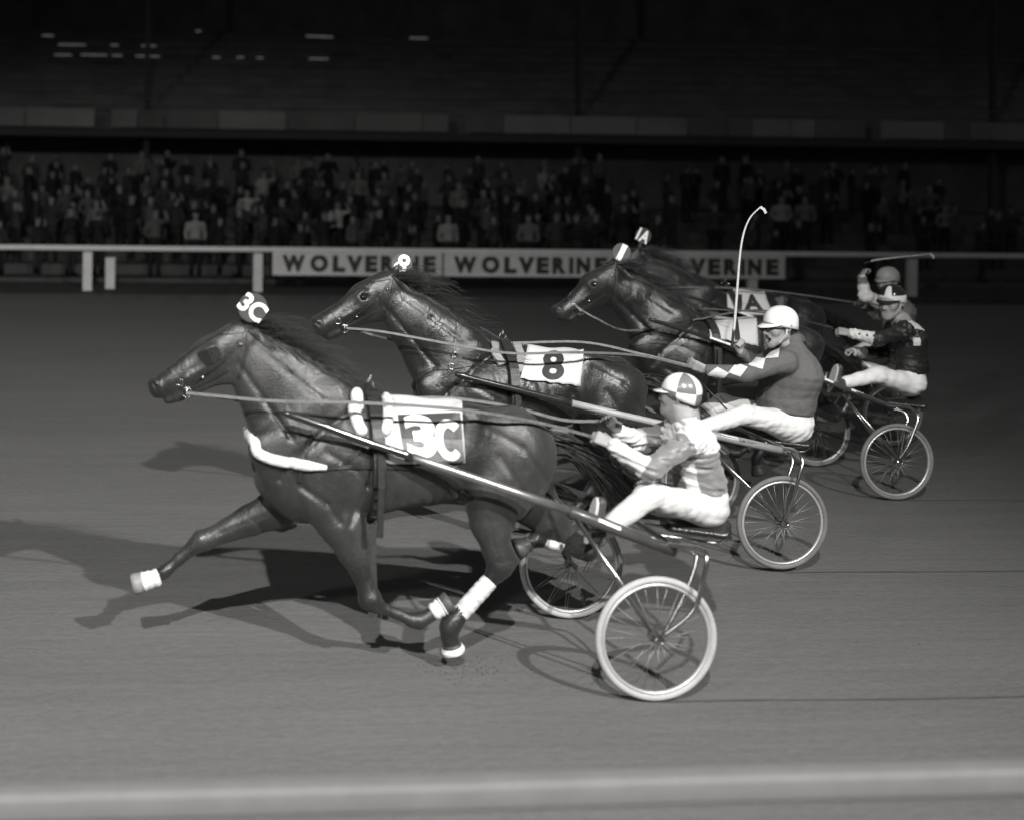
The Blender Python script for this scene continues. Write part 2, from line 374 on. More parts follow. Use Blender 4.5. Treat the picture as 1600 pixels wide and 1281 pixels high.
rg = random.Random(3); x = -14.0; vals = [mat('balcony panel', .11), mat('balcony panel dull', .15, .8, .3, v2=.09, scale=.5), mat('balcony panel pale', .25, .8, .3, v2=.17, scale=.6)]
while x < 38:
    wd = rg.choice((.85, 1.3, 1.7, 2.2)); MB().box((x + wd / 2, YB - 1.0, (zf0 + zf1) / 2), (wd / 2 - .02, .03, (zf1 - zf0) / 2)).build('balcony_panel', rg.choice(vals), gs, False); x += wd + (rg.random() < .3) * .5
for zz in (zf1 + .16, zf1 + .34): MB().tube([(-20, YB - .9, zz), (44, YB - .9, zz)], .02, 6).build('balcony_rail', M_SEAT2, gs)
for r in range(9):
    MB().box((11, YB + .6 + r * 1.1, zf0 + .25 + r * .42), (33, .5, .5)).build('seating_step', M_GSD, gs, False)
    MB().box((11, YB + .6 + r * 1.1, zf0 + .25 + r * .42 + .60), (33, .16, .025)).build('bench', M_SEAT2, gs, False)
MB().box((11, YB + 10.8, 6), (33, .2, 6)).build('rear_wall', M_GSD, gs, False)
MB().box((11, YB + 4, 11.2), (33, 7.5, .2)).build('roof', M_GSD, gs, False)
for i in range(4): MB().box((-13 + 14.2 * i, YB - .4, 5.6), (.08, .08, 5.6)).build('column', mat('dark slab', .05), gs, False)
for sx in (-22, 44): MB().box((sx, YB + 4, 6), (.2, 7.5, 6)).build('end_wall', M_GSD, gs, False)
M_LAMP = mat('dim lamp tube', .5, .5, .3, emit=.09); M_FIX = mat('lamp fitting', .05, .6, .3)
for (a, b, y) in ((85, 112, 86), (126, 167, 86), (175, 191, 87), (212, 249, 88), (91, 134, 70), (173, 185, 71), (221, 244, 72), (478, 508, 57), (483, 513, 92), (332, 344, 90), (370, 381, 90), (401, 411, 91), (306, 314, 49), (500, 520, 58), (640, 668, 60), (66, 84, 56)):
    p, q = at(a, y, YB + 3), at(b, y, YB + 3); q.z = p.z
    lp = thing('tube_lamp', 'faint lamp tubes hanging in the dark upper stand at the top left', 'lamp', p.lerp(q, .5), 'faint lamp tubes in the stand')
    MB().tube([p, q], .022, 8).build('tube', M_LAMP, lp); MB().box(p.lerp(q, .5) + Vector((0, 0, .06)), ((q - p).length / 2, .05, .03)).build('fitting', M_FIX, lp, False)

# ------------------------------------------------------------------ spectators
def spectator_mesh(pose, seed):
    s = SDF(); r = random.Random(seed); lean = r.uniform(-.03, .03); Wd = r.uniform(.92, 1.1)
    s.cone((lean, 0, 1.60), .085, (lean, -.015, 1.53), .07, k=.03); s.cone((lean, 0, 1.5), .05, (0, .01, 1.36), .06, k=.04)
    s.cone((0, .01, 1.30), .12, (0, 0, 1.02), .115, k=.06); s.cone((-.11 * Wd, .01, 1.34), .085, (.11 * Wd, .01, 1.34), .085, k=.06); s.cone((-.05, 0, 1.0), .11, (.05, 0, .96), .11, k=.05)
    for sd in (-1, 1):
        s.cone((.085 * sd, 0, .92), .09, (.10 * sd, -.01, .48), .062, k=.04); s.cone((.10 * sd, -.01, .48), .06, (.11 * sd, .02, .08), .045, k=.03); s.cone((.11 * sd, .02, .05), .045, (.12 * sd, -.13, .04), .04, k=.03)
        sh = (.19 * sd * Wd, .01, 1.36)
        if pose == 0: el, wr = (.25 * sd, .03, 1.10), (.21 * sd, -.10, .86)
        elif pose == 1: el, wr = (.24 * sd, -.05, 1.10), (-.02 * sd, -.20, 1.14)
        elif pose == 2: el, wr = ((.30 * sd, -.08, 1.40), (.20 * sd, -.12, 1.70)) if sd > 0 else ((.25 * sd, .03, 1.10), (.20 * sd, -.14, 1.0))
        elif pose == 4: el, wr = (.26 * sd, .06, 1.14), (.12 * sd, -.08, .98)
        else: el, wr = (.27 * sd, -.02, 1.12), (.10 * sd, -.22, 1.28)
        s.cone(sh, .062, el, .05, k=.04); s.cone(el, .048, wr, .034, k=.02); s.cone(wr, .034, (wr[0], wr[1] - .04, wr[2] + (.08 if wr[2] > 1.2 else -.05)), .03, 1, k=.02)
    if seed % 3 == 0: s.cone((lean, 0, 1.665), .125, (lean, -.01, 1.66), .12, k=.01) if False else s.cone((lean, -.05, 1.645), .075, (lean, .02, 1.66), .09, 1.1, k=.02)
    if seed % 2 == 0: s.cone((0, .01, 1.25), .15, (0, .02, .82), .15, 1, k=.06)
    V, F = s.mesh(.024); c = V[F].mean(axis=1); fm = np.full(len(F), 1)
    fm[c[:, 2] < .98] = 2; fm[c[:, 2] > 1.455] = 0; fm[(c[:, 2] > 1.645) | ((c[:, 2] > 1.53) & (c[:, 1] > .03))] = 3; fm[c[:, 2] < .10] = 3
    return V, F, fm
CR_SK = mat('crowd skin', .14, .6, .3, var=.15); CR_HA = mat('crowd hair', .02, .6, .3)
CLO = [mat('crowd cloth %d' % i, v_, .85, .2, var=.2, scale=6, bump=.4, bscale=10) for i, v_ in enumerate((.012, .016, .024, .032, .045, .065, .11, .19, .26))]
TPL = []
for i in range(10):
    V, F, fm = spectator_mesh(i % 5, 40 + i); o = fast_obj('person', V, F, [CR_SK, CLO[2], CLO[1], CR_HA], None, fm); TPL.append(o.data); bpy.data.objects.remove(o)
def spectator(x, row, shirt, pants, label, tpl, rz, group='spectators on the terraces', sc=1.0):
    o = link(bpy.data.objects.new('person', TPL[tpl])); o.location = (x, TY0 + TD * row + .5 + rc.uniform(-.38, .42), .10 + TZ * row); o.rotation_euler = (0, 0, rz); o.scale = (sc, sc, sc)
    for k, m in ((1, CLO[shirt]), (2, CLO[pants])): o.material_slots[k].link = 'OBJECT'; o.material_slots[k].material = m
    return tag(o, label, 'person', group)
rc = random.Random(11); taken = []
for px, py, sh, lab in ((388, 318, 8, 'spectator in pale shirt standing above the second rail post from left'), (412, 290, 7, 'spectator in dull pale shirt just behind the pale-shirted one above the second rail post'), (150, 347, 6, 'spectator in light top directly above the leftmost rail post'),
        (305, 362, 7, 'spectator in light shirt low behind the rail midway between the two left posts'), (530, 335, 8, 'spectator in whitish top above the first lettered board'), (563, 286, 6, 'spectator in greyish top high above the first lettered board'), (715, 316, 6, 'broad spectator in grey top above the start of the second lettered board'),
        (603, 292, 5, 'spectator in dull top just above the head number 8'), (700, 366, 7, 'spectator in light top close to the rail, right of the head number 8'), (857, 286, 7, 'spectator in pale top above the middle of the second lettered board'), (1215, 338, 7, 'spectator in light shirt right of the tip of the upright whip'), (1265, 335, 6, 'spectator in greyish shirt well right of the tip of the upright whip'),
        (222, 266, 6, 'spectator in dull light top high in the left part of the crowd'), (833, 370, 6, 'spectator in light top low at the rail, left of head number 1')):
    best = min(range(NROW), key=lambda r: abs(at(px, py, TY0 + TD * r + .5).z - (.10 + TZ * r + 1.22))); X = at(px, py, TY0 + TD * best + .5).x
    spectator(X, best, sh, rc.randrange(3), lab, rc.randrange(8), rc.uniform(-.5, .5)); taken.append((X, best))
for r in range(NROW):
    x = -7.2 + rc.random()
    while x < 25.5:
        if all(not (q == r and abs(X - x) < .5) for X, q in taken) and rc.random() < (.86 if x < 14 else .5):
            spectator(x, r, rc.choices(range(7), (5, 5, 5, 4, 3, 2, 1))[0], rc.randrange(3), 'dimly lit spectator in dark clothes among the standing crowd', rc.randrange(10), rc.gauss(0, 1.1), 'dark-clothed spectators', rc.uniform(.8, 1.07))
        x += rc.uniform(.45, 1.05)
# ------------------------------------------------------------------ horses
def coat_mat(key, v, rough, spec=.5):
    m = mat('coat ' + key, v, rough, spec, v2=v * 0.30, scale=3.6, stretch=(1, 1, 0.6), sheen=0.06, fine=0.18)
    n = m.node_tree.nodes; L = m.node_tree.links; b = n['Principled BSDF']; tc = [x for x in n if x.type == 'TEX_COORD'][0]
    def nz(sc, st, det):
        mp = n.new('ShaderNodeMapping'); mp.inputs['Scale'].default_value = st; L.new(tc.outputs['Object'], mp.inputs[0]); z = n.new('ShaderNodeTexNoise'); z.inputs['Scale'].default_value = sc; z.inputs['Detail'].default_value = det; z.inputs['Roughness'].default_value = .55; z.inputs['Distortion'].default_value = .4; L.new(mp.outputs[0], z.inputs[0]); return z.outputs[0]
    big, hair = nz(9, (1, 1, .55), 3), nz(130, (.35, 1, 1), 2)
    b1 = n.new('ShaderNodeBump'); b1.inputs['Strength'].default_value = .42; b1.inputs['Distance'].default_value = .03; L.new(big, b1.inputs['Height'])
    b2 = n.new('ShaderNodeBump'); b2.inputs['Strength'].default_value = .4; b2.inputs['Distance'].default_value = .005; L.new(hair, b2.inputs['Height']); L.new(b1.outputs[0], b2.inputs['Normal']); L.new(b2.outputs[0], b.inputs['Normal'])
    mr = n.new('ShaderNodeMapRange'); mr.inputs[1].default_value = .3; mr.inputs[2].default_value = .7; mr.inputs[3].default_value = rough - .1; mr.inputs[4].default_value = rough + .18; L.new(nz(7, (1, 1, .7), 4), mr.inputs[0]); L.new(mr.outputs[0], b.inputs['Roughness'])
    return m
M_COAT = coat_mat
_old = lambda key, v, rough: mat('coat ' + key, v, rough, 0.5, v2=v * 0.6, scale=4.0, bump=0.16, bscale=70, stretch=(1, 1, 0.5), sheen=0.08, fine=0.16)
M_HAIR = mat('mane hair', 0.028, 0.42, 0.5, v2=0.014, scale=20)
M_LEATHER = mat('black harness leather', 0.022, 0.38, 0.5, var=0.3, scale=30, bump=0.2, bscale=120)
M_TAN = mat('worn rein leather', 0.10, 0.5, 0.4, var=0.3, scale=25, bump=0.15, bscale=90)
M_CHROME = mat('nickel buckle', 0.6, 0.22, 0.5, var=0.1, metal=1.0)
M_FLEECE = mat('white fleece', 0.8, 0.9, 0.2, var=0.08, scale=60, bump=0.9, bscale=110)
M_NUM = mat('white number paint', .78, .7, .3, var=.04)
M_CLOTH = mat('white cotton cloth', 0.5, 0.8, 0.25, var=0.06, scale=9, bump=0.35, bscale=14, fine=0.05)
M_INK = mat('black number paint', 0.028, 0.6, 0.3, var=0.2)
M_GREY = mat('grey number ground', 0.045, 0.6, 0.4, var=0.2, scale=14)
M_HOOF = mat('dark horn', 0.06, 0.5, 0.4, var=0.35, scale=18)
M_EYE = mat('wet dark eye', 0.012, 0.06, 0.6, var=0.1)
M_WRAP = mat('white leg bandage', 0.55, 0.85, 0.2, var=0.3, scale=22, bump=0.25, bscale=60, stretch=(1, 1, 3))

NEAR_CONTACT = {'3C': (1025, 1096.6), '8': (1222, 894.5), '1': (1401, 782)}
YMID = {k: ground(*p).y + 0.625 for k, p in NEAR_CONTACT.items()}; YMID['1A'] = YMID['1'] + 2.15
Y3 = YMID['3C']; O3X = at(565, 605, Y3).x

def hair_mesh(strands, r0=0.0035, sides=3):
    mb = MB()
    for P, r in strands:
        m = len(P); mb.tube(P, [r * (1 - 0.85 * i / (m - 1)) for i in range(m)], sides, cap=False)
    return mb

HORSE = {}
def make_horse(key, label, withers, poll, nose, neck, coat, mirror=False, detail=0.0125, sgn=1):
    Ym = YMID[key]; ox = at(withers[0], withers[1], Ym).x; sy = -1 if mirror else 1
    def B(px, py, yo=0.0):                      # trunk and legs, laid out once on the leading horse
        p = at(px, py, Y3 + yo); return Vector((p.x - O3X + ox, p.y - Y3 + Ym, p.z + {'1A': .05, '1': .025}.get(key, 0.0)))
    s3 = mpp(at(600, 700, Y3)); a3, b3 = complex(389, 504), complex(232, 598)
    a4, b4 = complex(*poll), complex(*nose); q = (b4 - a4) / (b3 - a3); sH = mpp(at(poll[0], poll[1], Ym)) * abs(q)
    def hp(px, py): z = a4 + q * (complex(px, py) - a3); return z.real, z.imag
    def Hd(px, py, yo=0.0): x, y = hp(px, py); return at(x, y, Ym + yo)
    mN = mpp(at(poll[0], poll[1], Ym))
    def Nk(px, py): return at(px, py, Ym)
    root = thing('racehorse', label, 'horse', (ox, Ym, 0))
    s = SDF(); R = lambda r: r * s3; RH = lambda r: r * sH
    # trunk
    s.cone(B(500, 716), R(94), B(520, 716), R(93), 0.71, 0.78, 0.05)
    s.cone(B(540, 715), R(92), B(690, 707), R(75), 0.84, 0.91, 0.05)
    s.cone(B(548, 642), R(24), B(650, 664), R(24), 0.6, 0.8, 0.07)
    s.cone(B(700, 694), R(63), B(800, 704), R(59), 1.02, 1.0, 0.06)
    s.cone(B(800, 702), R(60), B(828, 712), R(38), 0.9, 0.7, 0.05)
    s.cone(B(440, 742), R(42), B(475, 772), R(42), 1.1, 1.15, 0.06)
    for sd in (-1, 1):
        s.cone(B(432, 706, 0.12 * sd), R(36), B(505, 640, 0.14 * sd), R(34), 0.55, 0.45, 0.05)      # shoulder blade
        s.cone(B(535, 742, 0.21 * sd), R(44), B(505, 775, 0.19 * sd), R(34), 0.45, 0.5, 0.035)       # triceps
        s.cone(B(735, 668, 0.15 * sd), R(34), B(835, 700, 0.12 * sd), R(34), 0.6, 0.55, 0.04)       # gluteal
        s.cone(B(812, 712, 0.13 * sd), R(56), B(778, 768, 0.15 * sd), R(54), 0.62, 0.6, 0.04)       # thigh
        s.cone(B(838, 715, 0.11 * sd), R(26), B(828, 762, 0.14 * sd), R(22), 0.8, 0.8, 0.035)       # buttock muscle
    # neck and head
    L = [(Nk(n[0], n[1]), n[2] * mN, n[3]) for n in neck] ; L.append((B(505, 668), R(82), 0.55)); s.chain(L, 0.05)
    s.cone(Hd(374, 531), RH(30), Hd(331, 553), RH(31), 0.74, 0.8, 0.03)
    s.cone(Hd(331, 556), RH(30), Hd(270, 594), RH(19), 0.72, 0.85, 0.03)
    s.cone(Hd(270, 594), RH(19), Hd(250, 605), RH(18.5), 0.9, 0.95, 0.03)
    s.cone(Hd(366, 560), RH(33), Hd(348, 570), RH(28), 0.62, 0.6, 0.03)
    s.cone(Hd(352, 582), RH(15), Hd(284, 614), RH(9), 0.75, 0.9, 0.03)
    s.cone(Hd(279, 617), RH(9.5), Hd(262, 624), RH(8.5), 1.4, 1.4, 0.015)
    s.cone(Hd(244, 612), RH(10), Hd(240, 600), RH(11), 1.5, 1.5, 0.02)
    for sd in (-1, 1):
        s.cone(Hd(333, 545, 0.075 * sd), RH(8), Hd(322, 552, 0.07 * sd), RH(6), k=0.025)                # brow
        s.cone(Hd(345, 562, 0.068 * sd), RH(5), Hd(292, 590, 0.062 * sd), RH(4), k=0.02)               # facial crest
        s.cone(Hd(243, 600, 0.052 * sd), RH(8), Hd(249, 606, 0.05 * sd), RH(6), k=0.015)               # nostril wing
        s.cone(Hd(239, 601, 0.07 * sd), RH(4.2), Hd(244, 606, 0.074 * sd), RH(3.0), k=0.006, sub=True)
        s.cone(Hd(331, 552, 0.098 * sd), RH(5.5), k=0.012, sub=True)
        e0, e1 = (386, 514), (402, 486)
        s.cone(Hd(*e0, 0.045 * sd), RH(9), Hd((e0[0] + e1[0]) / 2, (e0[1] + e1[1]) / 2, 0.062 * sd), RH(7.5), 0.7, 0.7, 0.012)
        s.cone(Hd((e0[0] + e1[0]) / 2, (e0[1] + e1[1]) / 2, 0.062 * sd), RH(7.5), Hd(*e1, 0.058 * sd), RH(1.5), 0.7, 0.6, 0.008)
    # legs; near = towards the photographer unless mirrored
    n_, f_ = -0.155 * sy, 0.145 * sy
    lg = lambda pts, yo, k=0.02: s.chain([(B(p[0], p[1], yo * (p[4] if len(p) > 4 else 1)), R(p[2]), p[3] if len(p) > 3 else 1) for p in pts], k)
    lg([(500, 762, 46, .55, .95), (532, 815, 33, .7), (552, 858, 25, .75), (573, 914, 15, .9), (579, 934, 18, 1), (589, 946, 12, 1), (620, 958, 8.5, .9), (644, 968, 10, 1), (655, 968, 12.5, 1), (668, 962, 9, 1), (680, 954, 11, 1)], n_)
    lg([(478, 758, 44, .6, .9), (436, 793, 31, .7), (392, 812, 23, .8), (332, 839, 14, .95), (317, 845, 16.5, 1), (305, 853, 11, 1), (280, 873, 8.5, .9), (262, 888, 10, 1), (254, 894, 12, 1), (243, 901, 9, 1), (236, 905, 12, 1)], f_)
    lg([(806, 722, 58, .5, .85), (770, 782, 44, .6), (766, 815, 32, .7), (772, 858, 18, .85), (779, 884, 17, .9), (771, 898, 13, .9), (738, 936, 10.5, .9), (708, 970, 12, 1), (702, 980, 12.5, 1), (701, 992, 10, 1), (704, 1003, 12, 1)], n_)
    lg([(785, 862, 13, .8), (796, 876, 8, .9)], n_)                                                     # point of hock
    lg([(808, 728, 56, .5, .85), (826, 782, 42, .6), (858, 815, 29, .7), (902, 850, 16, .85), (918, 862, 15, .9), (906, 860, 13, .9), (872, 850, 10.5, .9), (846, 842, 12, 1), (838, 843, 12, 1), (826, 848, 10, 1), (820, 852, 11, 1)], f_)
    lg([(908, 846, 12, .8), (928, 860, 8, .9)], f_)
    rs = np.random.default_rng(hash(key) % 1000 + 5 if False else len(key) * 7 + ord(key[0])); K = rs.normal(size=(10, 3)); K /= np.linalg.norm(K, axis=1)[:, None]; ph = rs.uniform(0, 6.28, 10); fr = rs.uniform(8, 22, 10)
    O = np.array([ox, Ym, 0])
    gb = lambda pts, dep, wd: [(B(*a), B(*b), dep, wd) for a, b in zip(pts, pts[1:])]
    gh_ = lambda pts, dep, wd: [(Hd(*a), Hd(*b), dep, wd) for a, b in zip(pts, pts[1:])]
    G = gb([(556, 620), (505, 655), (446, 708), (430, 738)], .013, .018) + gb([(572, 680), (560, 742), (536, 800)], .013, .02) + gb([(500, 692), (542, 716), (560, 742)], .008, .016) \
        + gb([(462, 745), (500, 770), (520, 800)], .010, .016) + gb([(706, 645), (694, 705), (714, 772)], .014, .024) + gb([(738, 655), (796, 686), (838, 742)], .008, .018) + gb([(762, 700), (796, 752), (792, 800)], .010, .018) \
        + gb([(742, 790), (762, 862)], .006, .008) + gb([(545, 842), (573, 905)], .006, .008) + gb([(420, 808), (340, 842)], .006, .008) + gb([(842, 800), (895, 838)], .006, .008) \
        + gb([(590, 800), (640, 795), (690, 775)], -.005, .006) + gb([(470, 700), (488, 735), (486, 760)], -.003, .005) \
        + gh_([(352, 545), (356, 570), (344, 592)], .006, .009) + gh_([(322, 566), (300, 580), (284, 590)], -.0035, .005) + gh_([(300, 572), (282, 590), (270, 606)], .004, .007) + gh_([(336, 566), (316, 590)], -.003, .004) + gh_([(266, 618), (246, 616)], .005, .004)
    for x_ in (596, 618, 640, 662, 682): G += gb([(x_, 655), (x_ + 8, 700), (x_ + 4, 775)], .0045, .010)
    jg = [(n[0] - n[2] * .34, n[1] + n[2] * .42) for n in neck]; G += [(Nk(*a), Nk(*b), .012, .014) for a, b in zip(jg, jg[1:])]
    jg = [(n[0] + n[2] * .30, n[1] - n[2] * .30) for n in neck]; G += [(Nk(*a), Nk(*b), .007, .016) for a, b in zip(jg, jg[1:])]
    def fold(P):
        r_ = sum(0.0026 * np.sin((P - O) @ (K[i] * fr[i]) + ph[i]) for i in range(10)); lat = np.clip((np.abs(P[:, 1] - Ym) - .045) / .04, 0, 1)
        for a, b, dep, wd in G:
            ax_, az, ex, ez = a.x, a.z, b.x - a.x, b.z - a.z; t = np.clip(((P[:, 0] - ax_) * ex + (P[:, 2] - az) * ez) / (ex * ex + ez * ez), 0, 1)
            d2 = (P[:, 0] - ax_ - t * ex) ** 2 + (P[:, 2] - az - t * ez) ** 2; r_ = r_ + lat * dep * np.exp(-d2 / (wd * wd))
        return r_
    s.fold = fold
    V, F = s.mesh(detail)
    # dark points: muzzle and lower legs are black on a bay
    zc = V[F].mean(axis=1); nz = np.array(Hd(240, 605)); jit = rs.normal(size=len(F)); fm = ((zc[:, 2] < 0.62 + .05 * jit) | (np.linalg.norm(zc - nz, axis=1) < 0.10 + .03 * jit)).astype(int)
    body = fast_obj('body', V, F, [coat, MATS.get('coat points') or M_COAT('points', 0.022, 0.4, .6)], root, fm)
    bv = bvh_of(V, F)
    # hooves
    def hoof(px0, py0, px1, py1, yo, m=M_HOOF, rr=(13, 17)):
        a, b = B(px0, py0, yo), B(px1, py1, yo); MB().tube([a.lerp(b, t) for t in (-.35, -.28, -.1, .1, .4, .75, 1, 1.06)], [R(rr[0] * .8), R(rr[0] * .95), R(rr[0] * .9), R(rr[0] * .97), R((rr[0] + rr[1]) / 2), R(rr[1]), R(rr[1] * 1.02), R(rr[1] * .7)], 20).build('hoof', m, root)
    white = mat('white bell boot', 0.62, 0.7, 0.3, var=0.22, scale=20, bump=0.3)
    hoof(683, 952, 703, 939, n_, M_HOOF, (12.5, 16)); hoof(238, 904, 208, 913, f_, mat('pale horn', .2, .5, .4, var=.3, scale=18), (13, 16.5))
    if key == '3C':
        for (x0_, y0_, x1_, y1_, yo_, r0_, r1_, a_, b_) in ((683, 952, 703, 939, n_, 13, 16.8, -.4, .55), (238, 904, 208, 913, f_, 13.6, 17.2, -.4, .55), (704, 1001, 709, 1019, n_, 16.4, 18.4, .45, 1.0)):
            p_, q_ = B(x0_, y0_, yo_), B(x1_, y1_, yo_); ts = [a_ + (b_ - a_) * i_ / 9 for i_ in range(10)]
            MB().tube([p_.lerp(q_, t_) for t_ in ts], [R(r0_ + (r1_ - r0_) * max(0, t_) + .8 * math.sin(t_ * 19 + x0_)) * (.86 if i_ in (0, 9) else 1) for i_, t_ in enumerate(ts)], 20).build('hoof_boot', white, root)
    hoof(704, 1001, 709, 1019, n_, M_HOOF); hoof(822, 851, 806, 858, f_, M_HOOF)
    # eyes
    for sd in (-1, 1): MB().ball(Hd(331, 552, 0.090 * sd), RH(6.6)).build('eye', M_EYE, root)
    # mane, forelock, tail: single strands blown back
    st = []; rr_ = random.Random(len(key) * 31 + ord(key[0]))
    n0 = np.array(hp(386, 508)); n1 = np.array(neck[1][:2], float); wz = np.array(withers, float)
    crest = spline([hp(380, 506), hp(396, 512), (neck[1][0] + neck[1][2] * .55, neck[1][1] - neck[1][2] * .80), (withers[0] - 34 * s3 / mN, withers[1] + 4), (withers[0] - 10, withers[1] + 6)], 24)
    for i in range(760):
        u = rr_.random() ** 0.85; c = crest[int(u * (len(crest) - 1))]; yo = rr_.gauss(0, 0.022)
        q0, nn = hit(c[0], c[1] + 3, bv)
        p0 = at(c[0], c[1] + 4, Ym + yo); ln = rr_.uniform(0.18, 0.50) * (1.0 - 0.35 * u); lift = rr_.uniform(-0.1, 0.62) ** 1 * (1 - 0.7 * u) * (1.35 if rr_.random() < .25 else 1) ; yd = rr_.gauss(-0.03, 0.12)
        P = []; wv = 6.28 * int(u * 26) / 26 * 7.3 + rr_.gauss(0, .5); lift = lift * .6 + .34 * (.5 + .5 * math.sin(wv * 1.7)) * (1 - .7 * u)
        for k in range(8):
            t = k / 7; P.append(p0 + Vector((ln * (t * 0.95), yd * t * ln * 3 + 0.018 * math.sin(wv + 5 * t), ln * (lift * t * (1.5 - t) - 0.22 * t) + 0.024 * t * math.sin(wv + 7 * t))))
        st.append((P, rr_.uniform(0.0013, 0.0029)))
    for i in range(260):                       # hair lying down along the crest
        u = rr_.random(); c = crest[int(u * (len(crest) - 1))]; p0 = at(c[0], c[1] + 4, Ym + rr_.gauss(-0.015, 0.02)); P = []; ln = rr_.uniform(0.1, 0.22)
        for k in range(6):
            t = k / 5; pp = p0 + Vector((ln * t * rr_.uniform(.75, .85), -0.03 * t, -ln * 0.75 * t)); r = bv.find_nearest(pp)
            P.append(r[0] + r[1] * (0.006 + 0.004 * rr_.random()) if r[0] is not None and k > 0 else pp)
        st.append((P, rr_.uniform(0.0022, 0.004)))
    hair_mesh(st).build('mane', M_HAIR, root)
    st = []
    for i in range(90):
        c = hp(382 + rr_.uniform(-8, 6), 508 + rr_.uniform(-2, 4)); p0 = at(c[0], c[1], Ym + rr_.gauss(0, .02)); ln = rr_.uniform(.06, .16); P = []
        for k in range(5):
            t = k / 4; P.append(p0 + Vector((-ln * 0.8 * t, rr_.gauss(0, .004), ln * (0.1 * t - 0.62 * t * t)+0.006)))
        st.append((P, 0.003))
    hair_mesh(st).build('forelock', M_HAIR, root)
    st = []; t0 = B(856, 690)
    for i in range(420):
        ln = rr_.uniform(0.4, 0.72); P = []; a = rr_.gauss(0, .06); dz = rr_.gauss(0, .055); wv = rr_.uniform(0, 6.28)
        p0 = t0 + Vector((rr_.uniform(-.01, .03), rr_.gauss(0, .025), rr_.gauss(0, .02)))
        for k in range(9):
            t = k / 8; P.append(p0 + Vector((ln * t * 0.9, a * t + .02 * math.sin(wv + 5 * t), 0.0 * t + (-0.34 + dz) * t * t - .05 * t + .015 * math.sin(wv + 4 * t))))
        st.append((P, rr_.uniform(.003, .005)))
    hair_mesh(st).build('tail', M_HAIR, root)
    HORSE[key] = dict(root=root, bvh=bv, B=B, Hd=Hd, hp=hp, R=R, RH=RH, Ym=Ym, ox=ox, s3=s3, sH=sH)
    return root

make_horse('3C', 'dark bay horse in front with white breast collar and white hoof boots', (565, 605), (389, 504), (232, 598),
           [(384, 548, 39, .6), (432, 598, 60, .5), (474, 640, 78, .5)], M_COAT('bay', 0.036, 0.41, .56), detail=0.011)
make_horse('8', 'glossy dark horse with the plain white cloth numbered 8', (778, 536), (615, 425), (489, 503),
           [(606, 463, 29, .62), (655, 508, 45, .5), (694, 545, 58, .5)], M_COAT('dark bay', 0.021, 0.34, .68), mirror=True, detail=0.0125)
make_horse('1', 'black horse behind the white-helmeted driver wearing head number 1', (1090, 482), (962, 408), (865, 483),
           [(955, 446, 24, .62), (995, 474, 38, .5), (1025, 500, 47, .5)], M_COAT('black', 0.016, 0.36, .6), detail=0.015)
make_horse('1A', 'farthest dark horse with mane flying, just behind the horse numbered 1', (1128, 456), (998, 388), (914, 450),
           [(996, 420, 20, .62), (1033, 440, 32, .5), (1058, 462, 40, .5)], M_COAT('black brown', 0.014, 0.41, .45), mirror=True, detail=0.017)
# ------------------------------------------------------------------ harness
def subdiv2(v, f, maxlen):
    bm = bmesh.new(); vs = [bm.verts.new((a[0], a[1], 0)) for a in v]
    for q in f:
        try: bm.faces.new([vs[i] for i in q])
        except ValueError: pass
    bmesh.ops.triangulate(bm, faces=bm.faces[:])
    for _ in range(4):
        e = [x for x in bm.edges if x.calc_length() > maxlen]
        if not e: break
        bmesh.ops.subdivide_edges(bm, edges=e, cuts=1); bmesh.ops.triangulate(bm, faces=bm.faces[:])
    bm.verts.index_update(); out = [(x.co.x, x.co.y) for x in bm.verts], [tuple(w.index for w in q.verts) for q in bm.faces]; bm.free(); return out
def decal(name, v, f, quad, bvh, m, parent, off=0.004, Y=None, maxlen=0.12):
    """shape in the unit square laid on a surface inside a quad of photo pixels (bottom-left, bottom-right, top-right, top-left)"""
    v, f = subdiv2(v, f, maxlen); a, b, c, d = [np.array(q, float) for q in quad]; pts = []
    for x, y in v:
        p = a * (1 - x) * (1 - y) + b * x * (1 - y) + c * x * y + d * (1 - x) * y; q = None
        if bvh is not None: q, nn = hit(p[0], p[1], bvh, off)
        if q is None and Y is not None: q = at(p[0], p[1], Y)
        if q is None: q = pts[-1] if pts else at(p[0], p[1], 10)
        pts.append(q)
    o = obj(name, pts, f, m, parent, False)
    return o
UNIT = ([(0, 0), (1, 0), (1, 1), (0, 1)], [(0, 1, 2, 3)])
DISC = ([(0.5 + 0.5 * math.cos(2 * math.pi * i / 40), 0.5 + 0.5 * math.sin(2 * math.pi * i / 40)) for i in range(40)], [tuple(range(40))])

